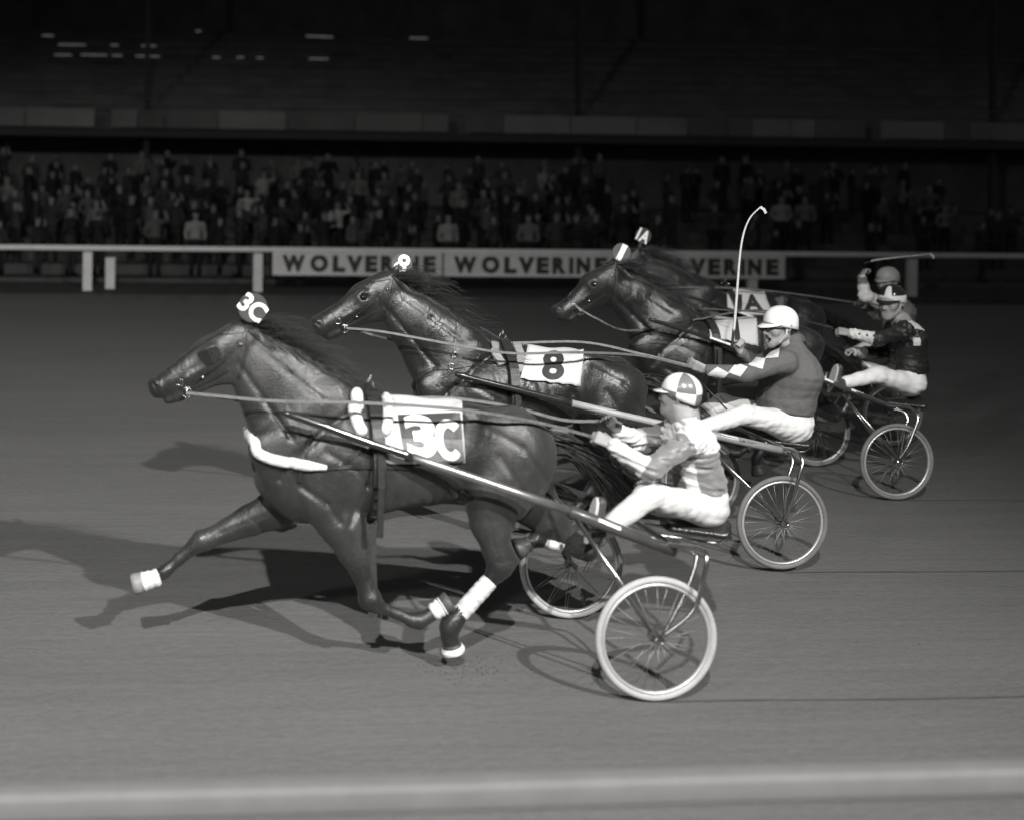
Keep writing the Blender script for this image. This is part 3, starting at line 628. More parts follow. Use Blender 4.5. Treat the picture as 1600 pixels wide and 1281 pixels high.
def head_number(key, c, r, rot, txt, w_, h_, root, depth=-0.05, ground_m=M_GREY):
    """round number plate standing on the crown piece of the bridle"""
    Ym = YMID[key]; Y = Ym + depth; C = at(c[0], c[1], Y); rm = r * mpp(C); H = HORSE[key]
    mb = MB(); n = 40; v = []
    for yy, rr in ((0.004, 1), (-0.004, 1)):
        for i in range(n): v.append(C + Vector((rm * rr * math.cos(2 * math.pi * i / n), yy, rm * rr * math.sin(2 * math.pi * i / n))))
    f = [tuple(range(n)), tuple(range(2 * n - 1, n - 1, -1))] + [(i, i + n, (i + 1) % n + n, (i + 1) % n) for i in range(n)]
    d = mb.add(v, f).build('head_number', ground_m, root, False)
    tv, tf, asp = text_mesh(txt, 0.03); ca, sa = math.cos(math.radians(rot)), math.sin(math.radians(rot)); pts = []
    for x, y in tv:
        X, Z = (x - .5) * w_ * rm * 2, (y - .5) * h_ * rm * 2; pts.append(C + Vector((X * ca + Z * sa, -0.007, -X * sa + Z * ca)))
    o = obj('numeral', pts, tf, M_NUM, d); o.matrix_parent_inverse = Matrix.Identity(4)
    pb = H['Hd'](386, 508); MB().tube([pb, pb.lerp(C, .5) + Vector((.0, 0.012, 0)), C + Vector((0, .009, -rm * .3))], [0.012, 0.009, 0.007]).build('number_stem', M_LEATHER, root)

def saddle_cloth(key, quad, m=None):
    H = HORSE[key]; bv = H['bvh']; Ym = H['Ym']; bl, br, tr, tl = [np.array(q, float) for q in quad]; cols = []; NU, NV = 14, 34
    for i in range(NU + 1):
        u = i / NU; pb = bl * (1 - u) + br * u; q, _ = hit(pb[0], pb[1], bv)
        if q is None: q = at(pb[0], pb[1], Ym - .28)
        X, zb = q.x, q.z
        P, _n = loop_x(X, Ym, 1.2, bv, 0.014, math.pi * 1.15, -math.pi * 0.15, 90)
        P = [p for p in P if p.z > zb]; zt_ = max(p.z for p in P); top_ = tl * (1 - u) + tr * u; Q = []
        for p in P:                                   # let the edges hang as slanted as they do on the horse
            w_ = min(1, (zt_ - p.z) / max(zt_ - zb, .01)); yn = Ym - abs(p.y - Ym); v_ = Vector((p.x, yn, p.z)) - CAM; k_ = v_.dot(FWD); py = PY0 - FPX * v_.dot(IU) / k_
            X2 = at(top_[0] * (1 - w_) + pb[0] * w_, py, yn).x; dd = Vector((0, p.y - Ym, p.z - 1.2)).normalized(); r_ = bv.ray_cast(Vector((X2, Ym, 1.2)) + dd * 1.2, -dd); Q.append(r_[0] + dd * .014 if r_[0] is not None else p)
        P = Q; L = [0]
        for a, b in zip(P, P[1:]): L.append(L[-1] + (b - a).length)
        col = []
        for j in range(NV + 1):
            t = L[-1] * j / NV; k = min(max(np.searchsorted(L, t), 1), len(P) - 1); s_ = (t - L[k - 1]) / max(L[k] - L[k - 1], 1e-6)
            p = P[k - 1].lerp(P[k], min(max(s_, 0), 1)); lift = 0.012 * max(0, abs(j / NV - .5) * 2 - .55) * (1 + math.sin(5 * u + j * .3)) * 1.2
            col.append(p + Vector((0, -lift if p.y < Ym else lift, 0)))
        cols.append(col)
    v = [p for c in cols for p in c]; n = NV + 1
    f = [(i * n + j, i * n + j + 1, (i + 1) * n + j + 1, (i + 1) * n + j) for i in range(NU) for j in range(NV)]
    o = obj('saddle_cloth', v, f, m or M_CLOTH, H['root'], True); md = o.modifiers.new('thickness', 'SOLIDIFY'); md.thickness = 0.004; md.offset = 0
    return o, BVHTree.FromPolygons([tuple(p) for p in v], f)

def tack(key, detail=True):
    H = HORSE[key]; root, bv, B, Hd, hp, Ym, R, RH = [H[k] for k in ('root', 'bvh', 'B', 'Hd', 'hp', 'Ym', 'R', 'RH')]
    # bridle
    mb = MB()
    for P in ([(290, 612), (312, 590), (338, 570), (366, 545), (386, 516)], [(266, 576), (278, 592), (288, 612)], [(386, 516), (366, 520), (347, 522)],
              [(388, 520), (384, 552), (374, 590)], [(300, 606), (330, 592), (356, 578)], [(266, 576), (300, 548), (345, 520)]):
        pts, nr = px_path([hp(*p) for p in P], bv, 0.003, 6)
        if len(pts) > 2: mb.strap(pts, nr, 0.018, 0.005)
    if mb.v: mb.build('bridle', M_LEATHER, root, False)
    c, nn = hit(*hp(291, 612), bv, 0.012); c = c or Hd(291, 612, -.06)
    MB().torus(c, RH(7.5), 0.0045, (0.15, 1, .1), 24, 6).build('bit_ring', M_CHROME, root)
    MB().tube([c + Vector((0, 0, .035)), c, c + Vector((.008, 0, -.055))], [.004, .005, .004], 8).build('bit_shank', M_CHROME, root)
    c2 = Hd(281, 598, -.075); MB().torus(c2, RH(5), 0.004, (0.1, 1, 0), 20, 6).build('bit_ring', M_CHROME, root)
    for p in ((376, 538), (316, 588)):
        q, nn = hit(*hp(*p), bv, 0.009)
        if q: MB().ball(q, 0.010, 10, 6).build('rosette', M_CHROME, root)
    # girth and harness saddle
    gx = B(576, 650).x; pts, nr = loop_x(gx, Ym, 1.15, bv, 0.012, 0, 2 * math.pi, 56)
    MB().strap(pts, nr, 0.055, 0.012, True).build('girth', M_LEATHER, root, False)
    pts, nr = loop_x(gx, Ym, 1.15, bv, 0.024, math.radians(190), math.radians(-10), 30)
    MB().strap(pts, nr, [0.075] * len(pts), 0.022).build('harness_saddle', M_LEATHER, root, False)
    top = max(pts, key=lambda p: p.z)
    for dy, dz in ((-.07, .0), (.07, .0), (0, .03)): MB().torus(top + Vector((0, dy, .03 + dz)), .02, .004, (1, 0, .2), 18, 6).build('terret_ring', M_CHROME, root)
    for zf in (1.02, .96, .90):
        r = bv.ray_cast(Vector((gx + .004, Ym - 1.2, zf)), Vector((0, 1, 0)))
        if r[0]: MB().box(r[0] + Vector((0, -.03, 0)), (.026, .005, .008)).build('buckle', M_CHROME, root, False)
    r = bv.ray_cast(Vector((gx, Ym - 1.2, .86)), Vector((0, 1, 0)))
    MB().strap([Vector((gx, Ym - .33, 1.30)), Vector((gx + .004, Ym - .345, 1.1)), Vector((gx, Ym - .335, .82))], [Vector((0, -1, 0))] * 3, .04, .01).build('shaft_tie', M_LEATHER, root, False)
    # back strap
    P = []
    for i in range(16):
        x = gx + (B(852, 680).x - gx) * i / 15; r = bv.ray_cast(Vector((x, Ym, 2.4)), Vector((0, 0, -1)))
        if r[0] and r[0].z > 1.2: P.append(r[0] + Vector((0, 0, .004)))
    MB().strap(P, [Vector((0, 0, 1))] * len(P), .022, .006).build('back_strap', M_LEATHER, root, False)

for k in HORSE: tack(k)

def breast_collar(key, P, r, m, n=8):
    H = HORSE[key]; pts, nr = px_path(P, H['bvh'], 0.012, n)
    far = [Vector((p.x, 2 * H['Ym'] - p.y, p.z)) for p in pts][::-1]; allp = far + pts; m_ = len(allp)
    rr = [r * (0.45 + 0.55 * min(1, 9 * min(i, m_ - 1 - i) / m_)) for i in range(m_)]
    return MB().tube(allp, rr, 12).build('breast_collar', m, H['root'])
H3 = HORSE['3C']; H8 = HORSE['8']; H1 = HORSE['1']; HA = HORSE['1A']
breast_collar('3C', [(400, 692), (404, 706), (424, 716), (452, 722), (484, 727), (511, 730)], 0.031, M_FLEECE, 10)
for P, wd in (([(511, 730), (575, 728), (640, 731), (690, 744), (738, 778)], .026), ([(489, 672), (476, 712), (468, 752)], .02), ([(511, 730), (540, 720), (566, 700)], .02)):
    pts, nr = px_path(P, H3['bvh'], .006, 8); MB().strap(pts, nr, wd, .006).build('trace_strap', M_LEATHER, H3['root'], False)
for P, r in (([(552, 611), (552, 640), (556, 662), (566, 682)], 9.5), ([(601, 624), (604, 650), (598, 682)], 8.5)):
    pts, nr = px_path(P, H3['bvh'], .034, 8); n = len(pts); MB().tube(pts, [H3['R'](r) * (.55 if i in (0, n - 1) else .85 if i in (1, n - 2) else 1) for i in range(n)], 12).build('fleece_pad', M_FLEECE, H3['root'])
# blinker cup
yb = min(hit(*p, H3['bvh'])[0].y for p in ((318, 552), (338, 550), (326, 566))) - .012; q = [at(x_, y_, yb + .02 * (k_ in (0, 3)) - .012 * (k_ in (1, 2))) for k_, (x_, y_) in enumerate(((308, 552), (338, 541), (347, 556), (318, 576)))]
q = [q[0], q[0].lerp(q[1], .5) + Vector((0, -.012, .004)), q[1], q[2], q[2].lerp(q[3], .5) + Vector((0, -.012, -.004)), q[3]]; v = q + [p + Vector((0, .006, 0)) for p in q]
MB().add(v, [(0, 1, 4, 5), (1, 2, 3, 4), (11, 10, 7, 6), (10, 9, 8, 7)] + [(i, i + 6, (i + 1) % 6 + 6, (i + 1) % 6) for i in range(6)]).build('blinker', mat('dull black leather', .012, .7, .3, var=.2), H3['root'], False)
# 8: collar strap, saddle felt
for key, P, wd in (('8', [(642, 606), (670, 580), (706, 574), (750, 568), (782, 565)], .03), ('8', [(711, 528), (709, 550), (704, 573)], .018), ('1', [(986, 515), (1005, 516), (1040, 505), (1075, 498)], .03), ('1', [(985, 540), (1020, 535), (1090, 540)], .025)):
    pts, nr = px_path(P, HORSE[key]['bvh'], .006, 8)
    if len(pts) > 2: MB().strap(pts, nr, wd, .007).build('collar_strap', M_LEATHER, HORSE[key]['root'], False)
for c in ((709, 555), (706, 573)):
    q, nn = hit(*c, H8['bvh'], .012)
    if q: MB().torus(q, .022, .005, (.2, 1, 0), 20, 6).build('collar_ring', M_CHROME, H8['root'])
felt = mat('grey felt pad', 0.26, .9, .2, var=.15, scale=30, bump=.5, bscale=90)
for P, r in (([(770, 537), (774, 556), (784, 572)], 7), ([(806, 541), (812, 560), (806, 582)], 8)):
    pts, nr = px_path(P, H8['bvh'], .014, 8); MB().strap(pts, nr, .065, .018).build('felt_pad', felt, H8['root'], False)

# saddle cloths with numbers
o, cb = saddle_cloth('3C', [(600, 723), (727, 723), (722, 632), (604, 640)])
decal('number_panel', *UNIT, [(627, 685), (723, 686), (719, 645), (621, 649)], cb, mat('painted dark panel', .045, .5, .4, v2=.03, scale=5), H3['root'], .007, maxlen=.06); decal('number_panel', *UNIT, [(633, 721), (727, 722), (723, 686.3), (627, 685.3)], cb, mat('panel with painted sheen', .15, .5, .5, v2=.07, scale=14), H3['root'], .007, maxlen=.06)  # lower half paler: sheen of the glossy panel worked into its colour
for ch, qd in (('3', [(638, 716), (684, 716), (677, 650), (628, 650)]), ('C', [(682, 719), (727, 719), (722, 656), (675, 656)])):
    tv, tf, _ = text_mesh(ch, .05)
    if ch == 'C':
        an = [math.radians(44 + 272 * i / 30) for i in range(31)]; tv = [(.5 + .5 * math.cos(a), .5 + .5 * math.sin(a)) for a in an] + [(.5 + .21 * math.cos(a), .5 + .29 * math.sin(a)) for a in an]; tf = [(i, i + 1, i + 32, i + 31) for i in range(30)]
    decal('numeral', tv, tf, qd, cb, M_NUM, H3['root'], .0135, maxlen=.06)
o, cb = saddle_cloth('8', [(812, 592), (906, 604), (911, 533), (825, 541)])
tv, tf, _ = text_mesh('8', .035); decal('numeral', tv, tf, [(846, 594), (881, 594), (882, 549), (848, 549)], cb, M_INK, H8['root'], .007)
o, cb = saddle_cloth('1', [(1109, 527), (1185, 542), (1182, 484), (1107, 490)])
decal('numeral', *UNIT, [(1148, 534), (1157, 535), (1152, 494), (1145, 493)], cb, M_INK, H1['root'], .007)
o, cb = saddle_cloth('1A', [(1136, 490), (1208, 494), (1195, 455), (1137, 455)])
tv, tf, _ = text_mesh('1A', .05); decal('numeral', tv, tf, [(1151, 486), (1194, 487), (1187, 461), (1153, 461)], cb, M_INK, HA['root'], .008)

head_number('3C', (395, 481), 23, 38, '3C', .96, .66, H3['root'], -.10)
head_number('8', (628, 413), 16.5, 28, '8', .62, .95, H8['root'], -.0, mat('pale number ground', .085, .6, .3))
head_number('1', (971, 395), 14.5, 26, '1', .30, .92, H1['root'], -.0, mat('pale number ground', .3))
head_number('1A', (1005, 369), 12.5, 26, '1A', .8, .8, HA['root'], .0)

def line(key, P, r=.0058, m=M_TAN, name='rein', flat=True):
    """rein through photo pixels with a sideways offset from the horse's middle plane"""
    H = HORSE[key]; S = spline([tuple(at(p[0], p[1], H['Ym'] + p[2])) for p in P], 8)
    pts = [Vector(s) for s in S]
    if flat: return MB().strap(pts, [Vector((0, -1, .25))] * len(pts), r * 3.2, r * .8).build(name, m, H['root'], False)
    return MB().tube(pts, r, 8).build(name, m, H['root'])
line('3C', [(291, 614, -.1), (420, 626, -.24), (500, 628, -.33), (578, 630, -.36), (720, 640, -.33), (840, 660, -.22), (925, 682, -.12)])
line('3C', [(291, 612, .1), (420, 630, .17), (590, 624, .14), (700, 622, .12), (800, 636, .1), (880, 656, .1), (944, 658, .12)])
line('3C', [(390, 508, -.04), (428, 549, -.07), (485, 580, -.05), (540, 598, -.03), (572, 604, -.01)], .0065, name='check_rein')
line('3C', [(390, 508, .04), (440, 535, .05), (500, 575, .05), (572, 604, .02)], .006, name='check_rein')
line('8', [(541, 513, -.1), (600, 519, -.2), (700, 537, -.3), (796, 552, -.35), (900, 551, -.34), (1000, 556, -.2), (1080, 574, -.14)])
line('8', [(541, 512, .1), (640, 535, .17), (796, 536, .12), (911, 535, .08), (1000, 553, .0), (1078, 572, -.1)])
line('8', [(617, 434, -.03), (690, 490, -.05), (750, 512, -.03), (785, 532, -.01)], .0045, M_LEATHER, 'check_rein')
line('1', [(899, 478, -.1), (930, 497, -.18), (985, 517, -.2), (1085, 500, -.18), (1180, 485, -.18), (1250, 500, -.15), (1302, 514, -.1)], .005, M_LEATHER)
line('1', [(899, 478, .1), (1000, 470, .15), (1095, 482, .1), (1200, 490, .1), (1300, 512, .05)], .005, M_LEATHER)
line('1', [(966, 414, -.03), (995, 440, -.06), (1040, 464, -.04), (1095, 482, -.01)], .0045, M_LEATHER, 'check_rein')
line('1A', [(940, 446, -.1), (1000, 450, -.18), (1130, 450, -.15), (1220, 457, -.15), (1335, 473, -.1)], .005, M_TAN)
# bandages on the legs of the leading horse
def bandage(key, a, b, yo, r):
    H = HORSE[key]; A, Bp = H['B'](*a, yo), H['B'](*b, yo); n = 34; rr = [H['R'](r) * (.98 + .075 * ((i * .21) % 1.0) - .02 * math.sin(i * .5)) for i in range(n)]; rr[0] *= .92; rr[-1] *= .92
    MB().tube([A.lerp(Bp, i / (n - 1)) for i in range(n)], rr, 16).build('leg_bandage', M_WRAP, H['root'])
bandage('3C', (766, 906), (712, 966), -.155, 13); bandage('3C', (878, 852), (850, 843), .145, 12.5)

# ------------------------------------------------------------------ sulkies
M_BLACKM = mat('black lacquered shaft', 0.02, 0.16, 0.6, var=.2, coat=.6)
M_STEEL = mat('polished tube', 0.5, 0.25, .5, var=.12, metal=1.0)
M_STEEL2 = mat('nickelled shaft', .38, .4, .5, var=.15, scale=12, metal=.9)
M_PAINT = mat('grey painted tube', 0.22, 0.35, .5, var=.12, scale=20, coat=.3)
M_LIGHT = mat('cream painted tube', 0.3, 0.4, .5, var=.08, scale=20)
M_SEAT = mat('black seat leather', 0.02, .25, .6, var=.3, scale=14, bump=.2, bscale=30)
M_TAPE = mat('white tape', .8, .5, .4, var=.04)
M_TYRE = {'3C': mat('white rubber tyre', .34, .7, .3, var=.14, scale=6, fine=.08), '8': mat('grey rubber tyre', .13, .7, .3, var=.2, scale=6), '1': mat('dusty rubber tyre', .15, .7, .3, var=.2, scale=6), '1A': mat('dusty rubber tyre', .15)}
M_RIM = mat('light alloy rim', .6, .32, .5, var=.1, metal=.6)
SUL = {
 '3C': dict(r=(.021, .025, .035), front=[(441, 644, -.34), (500, 664, -.35), (575, 691, -.36), (645, 714, -.375)], mid=[(645, 714, -.375), (700, 733, -.38), (800, 767, -.40), (890, 798, -.42)], midm='steel', rear=[(890, 798, -.42), (960, 825, -.43), (1054, 860, -.45)],
   tapes=[((932, 814), (966, 828)), ((1014, 843), (1044, 855))], brace=(902, 812), hub=(1025, 997), seat=(1084, 824),
   outer=[(1040, 851, -.45), (1070, 853, -.54), (1096, 858, -.64), (1104, 872, -.70), (1099, 905, -.71), (1082, 955, -.71), (1034, 995, -.69)], inner=[(1044, 856, -.45), (1080, 862, -.5), (1088, 875, -.53), (1077, 912, -.55), (1054, 960, -.56), (1034, 995, -.56)], rc='black', lab='black and chrome sulky with white-tyred wheels pulled by the leading horse'),
 '8': dict(r=(.022, .026, .029), front=[(711, 584, -.34), (755, 596, -.35), (800, 607, -.36), (893, 630, -.38)], mid=[(893, 630, -.38), (970, 648, -.40), (1040, 664, -.41), (1112, 679, -.42)], rear=[(1112, 679, -.42), (1170, 692, -.43), (1232, 706, -.45)],
   tapes=[], brace=(1108, 700), hub=(1222, 816), seat=(1222, 689), outer=[(1222, 700, -.45), (1238, 702, -.56), (1250, 710, -.66), (1254, 724, -.70), (1249, 742, -.71), (1240, 775, -.71), (1227, 810, -.69)], inner=[(1226, 704, -.45), (1236, 712, -.5), (1238, 724, -.53), (1233, 742, -.55), (1228, 775, -.56), (1225, 812, -.56)], rc='grey', lab='grey painted sulky with small lettering on its shaft, under the white-helmeted driver'),
 '1': dict(r=(.018, .02, .024), front=[(1014, 499, -.34), (1060, 513, -.35), (1105, 528, -.36), (1190, 558, -.38), (1260, 583, -.41)], rear=[(1260, 583, -.41), (1320, 607, -.43), (1398, 638, -.45)],
   tapes=[((1108, 529), (1140, 540)), ((1268, 586), (1300, 599)), ((1328, 610), (1348, 618)), ((1378, 630), (1395, 637))], brace=(1316, 616), hub=(1401, 721), seat=(1408, 630), outer=[(1390, 635, -.45), (1415, 636, -.56), (1430, 643, -.66), (1434, 655, -.70), (1429, 672, -.71), (1418, 698, -.71), (1405, 717, -.69)], inner=[(1392, 638, -.45), (1412, 644, -.5), (1418, 655, -.53), (1414, 672, -.55), (1406, 717, -.56)], rc='black', lab='dark sulky with white taped shaft at the right, under the driver in black'),
}
SUL['1A'] = dict(SUL['1'], lab='farthest sulky, mostly hidden behind the driver in black', shift=True)
SHIFT_A = Vector((at(1391, 426, YMID['1A']).x - at(1397, 464, YMID['1']).x, YMID['1A'] - YMID['1'], 0))
def make_sulky(key):
    S = SUL[key]; sh = S.get('shift'); base = '1' if sh else key; Yb = YMID[base]; D = SHIFT_A if sh else Vector((0, 0, 0)); Ym = Yb + D.y
    A = lambda p, yo=None: at(p[0], p[1], Yb + (p[2] if yo is None else yo)) + D
    far = lambda p: Vector((p.x, 2 * Ym - p.y, p.z))
    hubp = A(S['hub'], -.625); root = thing('racing_sulky', S['lab'], 'sulky', (hubp.x, Ym, 0), 'sulkies')
    for sd in (0, 1):
        M = (lambda p: p) if sd == 0 else far
        fr = [M(Vector(q)) for q in spline([tuple(A(p)) for p in S['front']], 6)]
        sh_ = MB().tube(fr, [S['r'][0] * .75] + [S['r'][0] * (1 + .12 * i / len(fr)) for i in range(1, len(fr))], 14).build('shaft', M_BLACKM, root)
        md = S.get('mid')
        if md: MB().tube([M(A(p)) for p in md], S['r'][1], 16).build('shaft_sleeve', M_STEEL2 if S.get('midm') else M_LIGHT, root)
        rt = [M(A(p)) for p in S['rear']]
        MB().tube([rt[0] - (rt[1] - rt[0]).normalized() * .004] + rt, [S['r'][1], S['r'][2], S['r'][2], S['r'][2] * .96], 16).build('rear_tube', M_PAINT if S['rc'] == 'grey' else mat('dark painted tube', .05, .3, .5, coat=.4), root)
        for a, b in S['tapes']:
            pa, pb = M(A(a, -.43 if a[0] > S['rear'][0][0] else -.37)), M(A(b, -.43 if a[0] > S['rear'][0][0] else -.37))
            rr = S['r'][2] + .0005 if a[0] > S['rear'][0][0] else S['r'][0] * 1.12
            off = Vector((0, -1 if sd == 0 else 1, .55)).normalized() * (rr - .004)
            MB().strap([pa + off, pb + off], [off, off], .02, .006).build('tape_stripe', M_TAPE, root, False)
        # wheel
        wc = M(hubp); wheel = bpy.data.objects.new('wheel', None); link(wheel, root); wheel.location = wc - Vector(root.location); wheel.empty_display_size = .1
        MB().torus(wc, .321, .0185, (0, 1, 0), 80, 12).build('tyre', M_TYRE[key], wheel)
        MB().torus(wc, .295, .0095, (0, 1, 0), 80, 8, 1.5).build('rim', M_RIM, wheel)
        MB().tube([wc + Vector((0, y, 0)) for y in (-.05, -.046, -.034, -.03, .03, .034, .046, .05)], [.012, .03, .03, .016, .016, .03, .03, .012], 20).build('hub', M_STEEL, wheel)
        sm = None
        for i in range(28):
            a = 2 * math.pi * i / 28 + .1 * sd
            if sm is None:
                mb = MB().tube([(0, -.036, .028), (0, -.004, .290)],   .0014, 5); so = mb.build('spoke', mat('dull spoke wire', .3, .5, .5, metal=.8), None); sm = so.data
            else: so = link(bpy.data.objects.new('spoke', sm))
            so.parent = wheel; so.rotation_euler = (0, a, math.pi if i % 2 else 0)
        # struts from shaft and axle arch to the hub, on both sides of the wheel
        bt = M(A(S['brace'], -.44)); MB().tube([bt, M(hubp + Vector((0, -.07, .01)))], .0115, 10).build('brace', M_STEEL, root)
        MB().tube([bt + Vector((0, .02 if sd == 0 else -.02, 0)), M(hubp + Vector((0, .07, .01)))], .009, 10).build('brace', M_STEEL, root)
        for nm in ('outer', 'inner'):
            P = [M(Vector(q)) for q in spline([tuple(A(p)) for p in S[nm]], 6)]; MB().tube(P, .0125 if nm == 'outer' else .011, 10).build('fork_leg', M_STEEL, root)
        MB().tube([wc + Vector((0, -.085, 0)), wc + Vector((0, .085, 0))], .009, 10).build('axle', M_STEEL, root)
        # foot rest
        fp = M(A((S['brace'][0] + 24 * (.63 if base == '1' else .77 if key == '8' else 1), S['brace'][1] + 12), -.36))
        MB().box(fp, (.035, .05, .012)).build('foot_rest', M_BLACKM, root, False)
    a, b = A(S['rear'][-1]), A(S['rear'][0])
    MB().tube([a, a.lerp(far(a), .15) + Vector((.02, 0, .01)), a.lerp(far(a), .85) + Vector((.02, 0, .01)), far(a)], .016, 12).build('axle_arch', M_STEEL, root)
    MB().tube([b, far(b)], .013, 12).build('cross_bar', M_STEEL, root)
    sp = A(S['seat'], 0.0)
    s = SDF(); s.cone(sp + Vector((-.16, 0, .015)), .03, sp + Vector((.1, 0, 0)), .045, 3.0, 4.2, .03); s.cone(sp + Vector((.14, 0, .02)), .05, sp + Vector((.16, 0, .04)), .035, 3.4, 3.6, .03)
    V, F = s.mesh(.01); fast_obj('seat', V, F, [M_SEAT], root)
    for dy in (-.12, .12):
        MB().tube([sp + Vector((-.15, dy, -.02)), sp + Vector((-.05, dy, -.05)), sp + Vector((.1, dy, -.055)), sp + Vector((.17, dy, -.02))], .009, 8).build('seat_spring', M_STEEL, root)
        MB().tube([sp + Vector((.02, dy, -.05)), Vector((a.x, Ym + dy, a.z))], .01, 8).build('seat_post', M_STEEL, root)
    return root
for k in SUL: make_sulky(k)
# lettering on the grey sulky's shaft, clamped to the near tube
tv, tf, _ = text_mesh('FURR STABLE', .01); P0, P1 = at(1152, 687, YMID['8'] - .43), at(1178, 693, YMID['8'] - .43); d = (P1 - P0).normalized(); up = Vector((0, -.35, 1)); up = (up - d * up.dot(d)).normalized()
grey_sulky = [o for o in bpy.data.objects if o.get('label', '').startswith('grey painted sulky')][0]
obj('shaft_lettering', [P0 + d * (x * (P1 - P0).length) + up * ((y - .5) * .024 + .004) + Vector((0, -.0292, 0)) for x, y in tv], tf, M_INK, grey_sulky)
for qx in ((1124, 680, 1150, 686), (1183, 696, 1202, 700)):
    a, b = at(qx[0], qx[1], YMID['8'] - .43), at(qx[2], qx[3], YMID['8'] - .43); off = Vector((0, -.026, .0135))
    MB().strap([a + off, b + off], [off.normalized()] * 2, .006, .003).build('pin_stripe', M_TAPE, grey_sulky, False)
# ------------------------------------------------------------------ drivers
M_SKIN = mat('skin', .30, .55, .4, v2=.22, scale=18, bump=.15, bscale=60)
M_GLOVE = mat('grey glove', .13, .7, .3, var=.2, scale=20)
M_HAIRD = mat('dark hair', .03, .5, .4, var=.4, scale=60, bump=.6, bscale=120)
M_PANT1 = mat('bright race trousers', .74, .75, .25, var=.06, scale=5, bump=.4, bscale=9, fine=.04)
M_PANT = mat('white race trousers', .54, .75, .25, var=.06, scale=5, bump=.5, bscale=9, stretch=(1, 1, 1.6), fine=.04)
M_PANT2 = mat('cream race trousers', .60, .75, .25, var=.06, scale=5, bump=.5, bscale=9, stretch=(1, 1, 1.6), fine=.04)
M_SATIN = mat('grey satin', .17, .42, .5, var=.12, scale=6, bump=.55, bscale=12, stretch=(1, 1, 1.8), sheen=.3)
M_SATINW = mat('white satin', .58, .5, .4, var=.05, scale=6, bump=.5, bscale=12, sheen=.2)
M_KNIT = mat('grey knit jacket', .10, .85, .25, var=.1, scale=40, bump=.25, bscale=16, stretch=(1, 1, 1.5), fine=.1)
M_BLACKJ = mat('black satin', .018, .38, .5, var=.3, scale=6, bump=.7, bscale=22, stretch=(1, 1, 2.2))
M_SOLE = mat('pale shoe sole', .42, .8, .3, var=.15, scale=20)
M_SHOE = mat('dark shoe', .05, .5, .4, var=.2, scale=20)
M_HELW = mat('white helmet shell', .78, .3, .5, var=.03, coat=.4)
M_HELG = mat('grey helmet shell', .16, .25, .5, var=.05, coat=.5)
M_HELB = mat('black helmet shell', .015, .2, .5, var=.2, coat=.6)
M_GLASS = mat('spectacle frame', .015, .25, .5)
M_MOUTH = mat('mouth', .05, .5, .3)

def segd(P, a, b):
    a, b = np.array(a), np.array(b); e = b - a; t = np.clip(((P - a) @ e) / max(e @ e, 1e-9), 0, 1); return np.linalg.norm(P - a - t[:, None] * e, axis=1), t
def frame(f, up=(0, 0, 1)):
    f = Vector(f).normalized(); u = Vector(up); u = (u - f * u.dot(f)).normalized(); s = u.cross(f); return f, s, u      # s = the person's left
def add_head(s, c, fr, mouth=0.0, sc=1.0):
    f, l, u = fr; g = lambda x, y, z: c + (f * x + l * y + u * z) * sc
    s.cone(g(-.03, 0, .025), .083 * sc, g(.035, 0, .03), .076 * sc, k=.03)
    s.cone(g(.045, 0, -.02), .062 * sc, g(.052, 0, -.075), .047 * sc, k=.03)
    for sd in (-1, 1):
        s.cone(g(.0, .055 * sd, -.055), .022 * sc, g(.07, .018 * sd, -.105), .024 * sc, k=.03)
        s.cone(g(.078, .036 * sd, .022), .016 * sc, g(.09, .012 * sd, .02), .014 * sc, k=.02)
        s.cone(g(.068, .044 * sd, -.03), .022 * sc, k=.025)
        s.cone(g(-.012, .078 * sd, -.022), .010 * sc, g(-.018, .088 * sd, .022), .014 * sc, k=.01)
        s.cone(g(.103, .033 * sd, .0), .013 * sc, k=.012, sub=True)
    s.cone(g(.082, 0, -.112 - mouth * .3), .021 * sc, k=.025)
    s.cone(g(.094, 0, .004), .010 * sc, g(.118, 0, -.036), .0135 * sc, k=.014)
    for sd in (-1, 1): s.cone(g(.104, .013 * sd, -.040), .010 * sc, k=.01)
    s.cone(g(.094, -.02, -.062), .0105 * sc, g(.094, .02, -.062), .0105 * sc, k=.012)
    s.cone(g(.090, -.018, -.084 - mouth * .6), .0105 * sc, g(.090, .018, -.084 - mouth * .6), .0105 * sc, k=.012)
    if mouth: s.cone(g(.098, -.010, -.073 - mouth * .3), (.006 + mouth * .42) * sc, g(.098, .010, -.073 - mouth * .3), (.006 + mouth * .42) * sc, k=.006, sub=True)
    return g
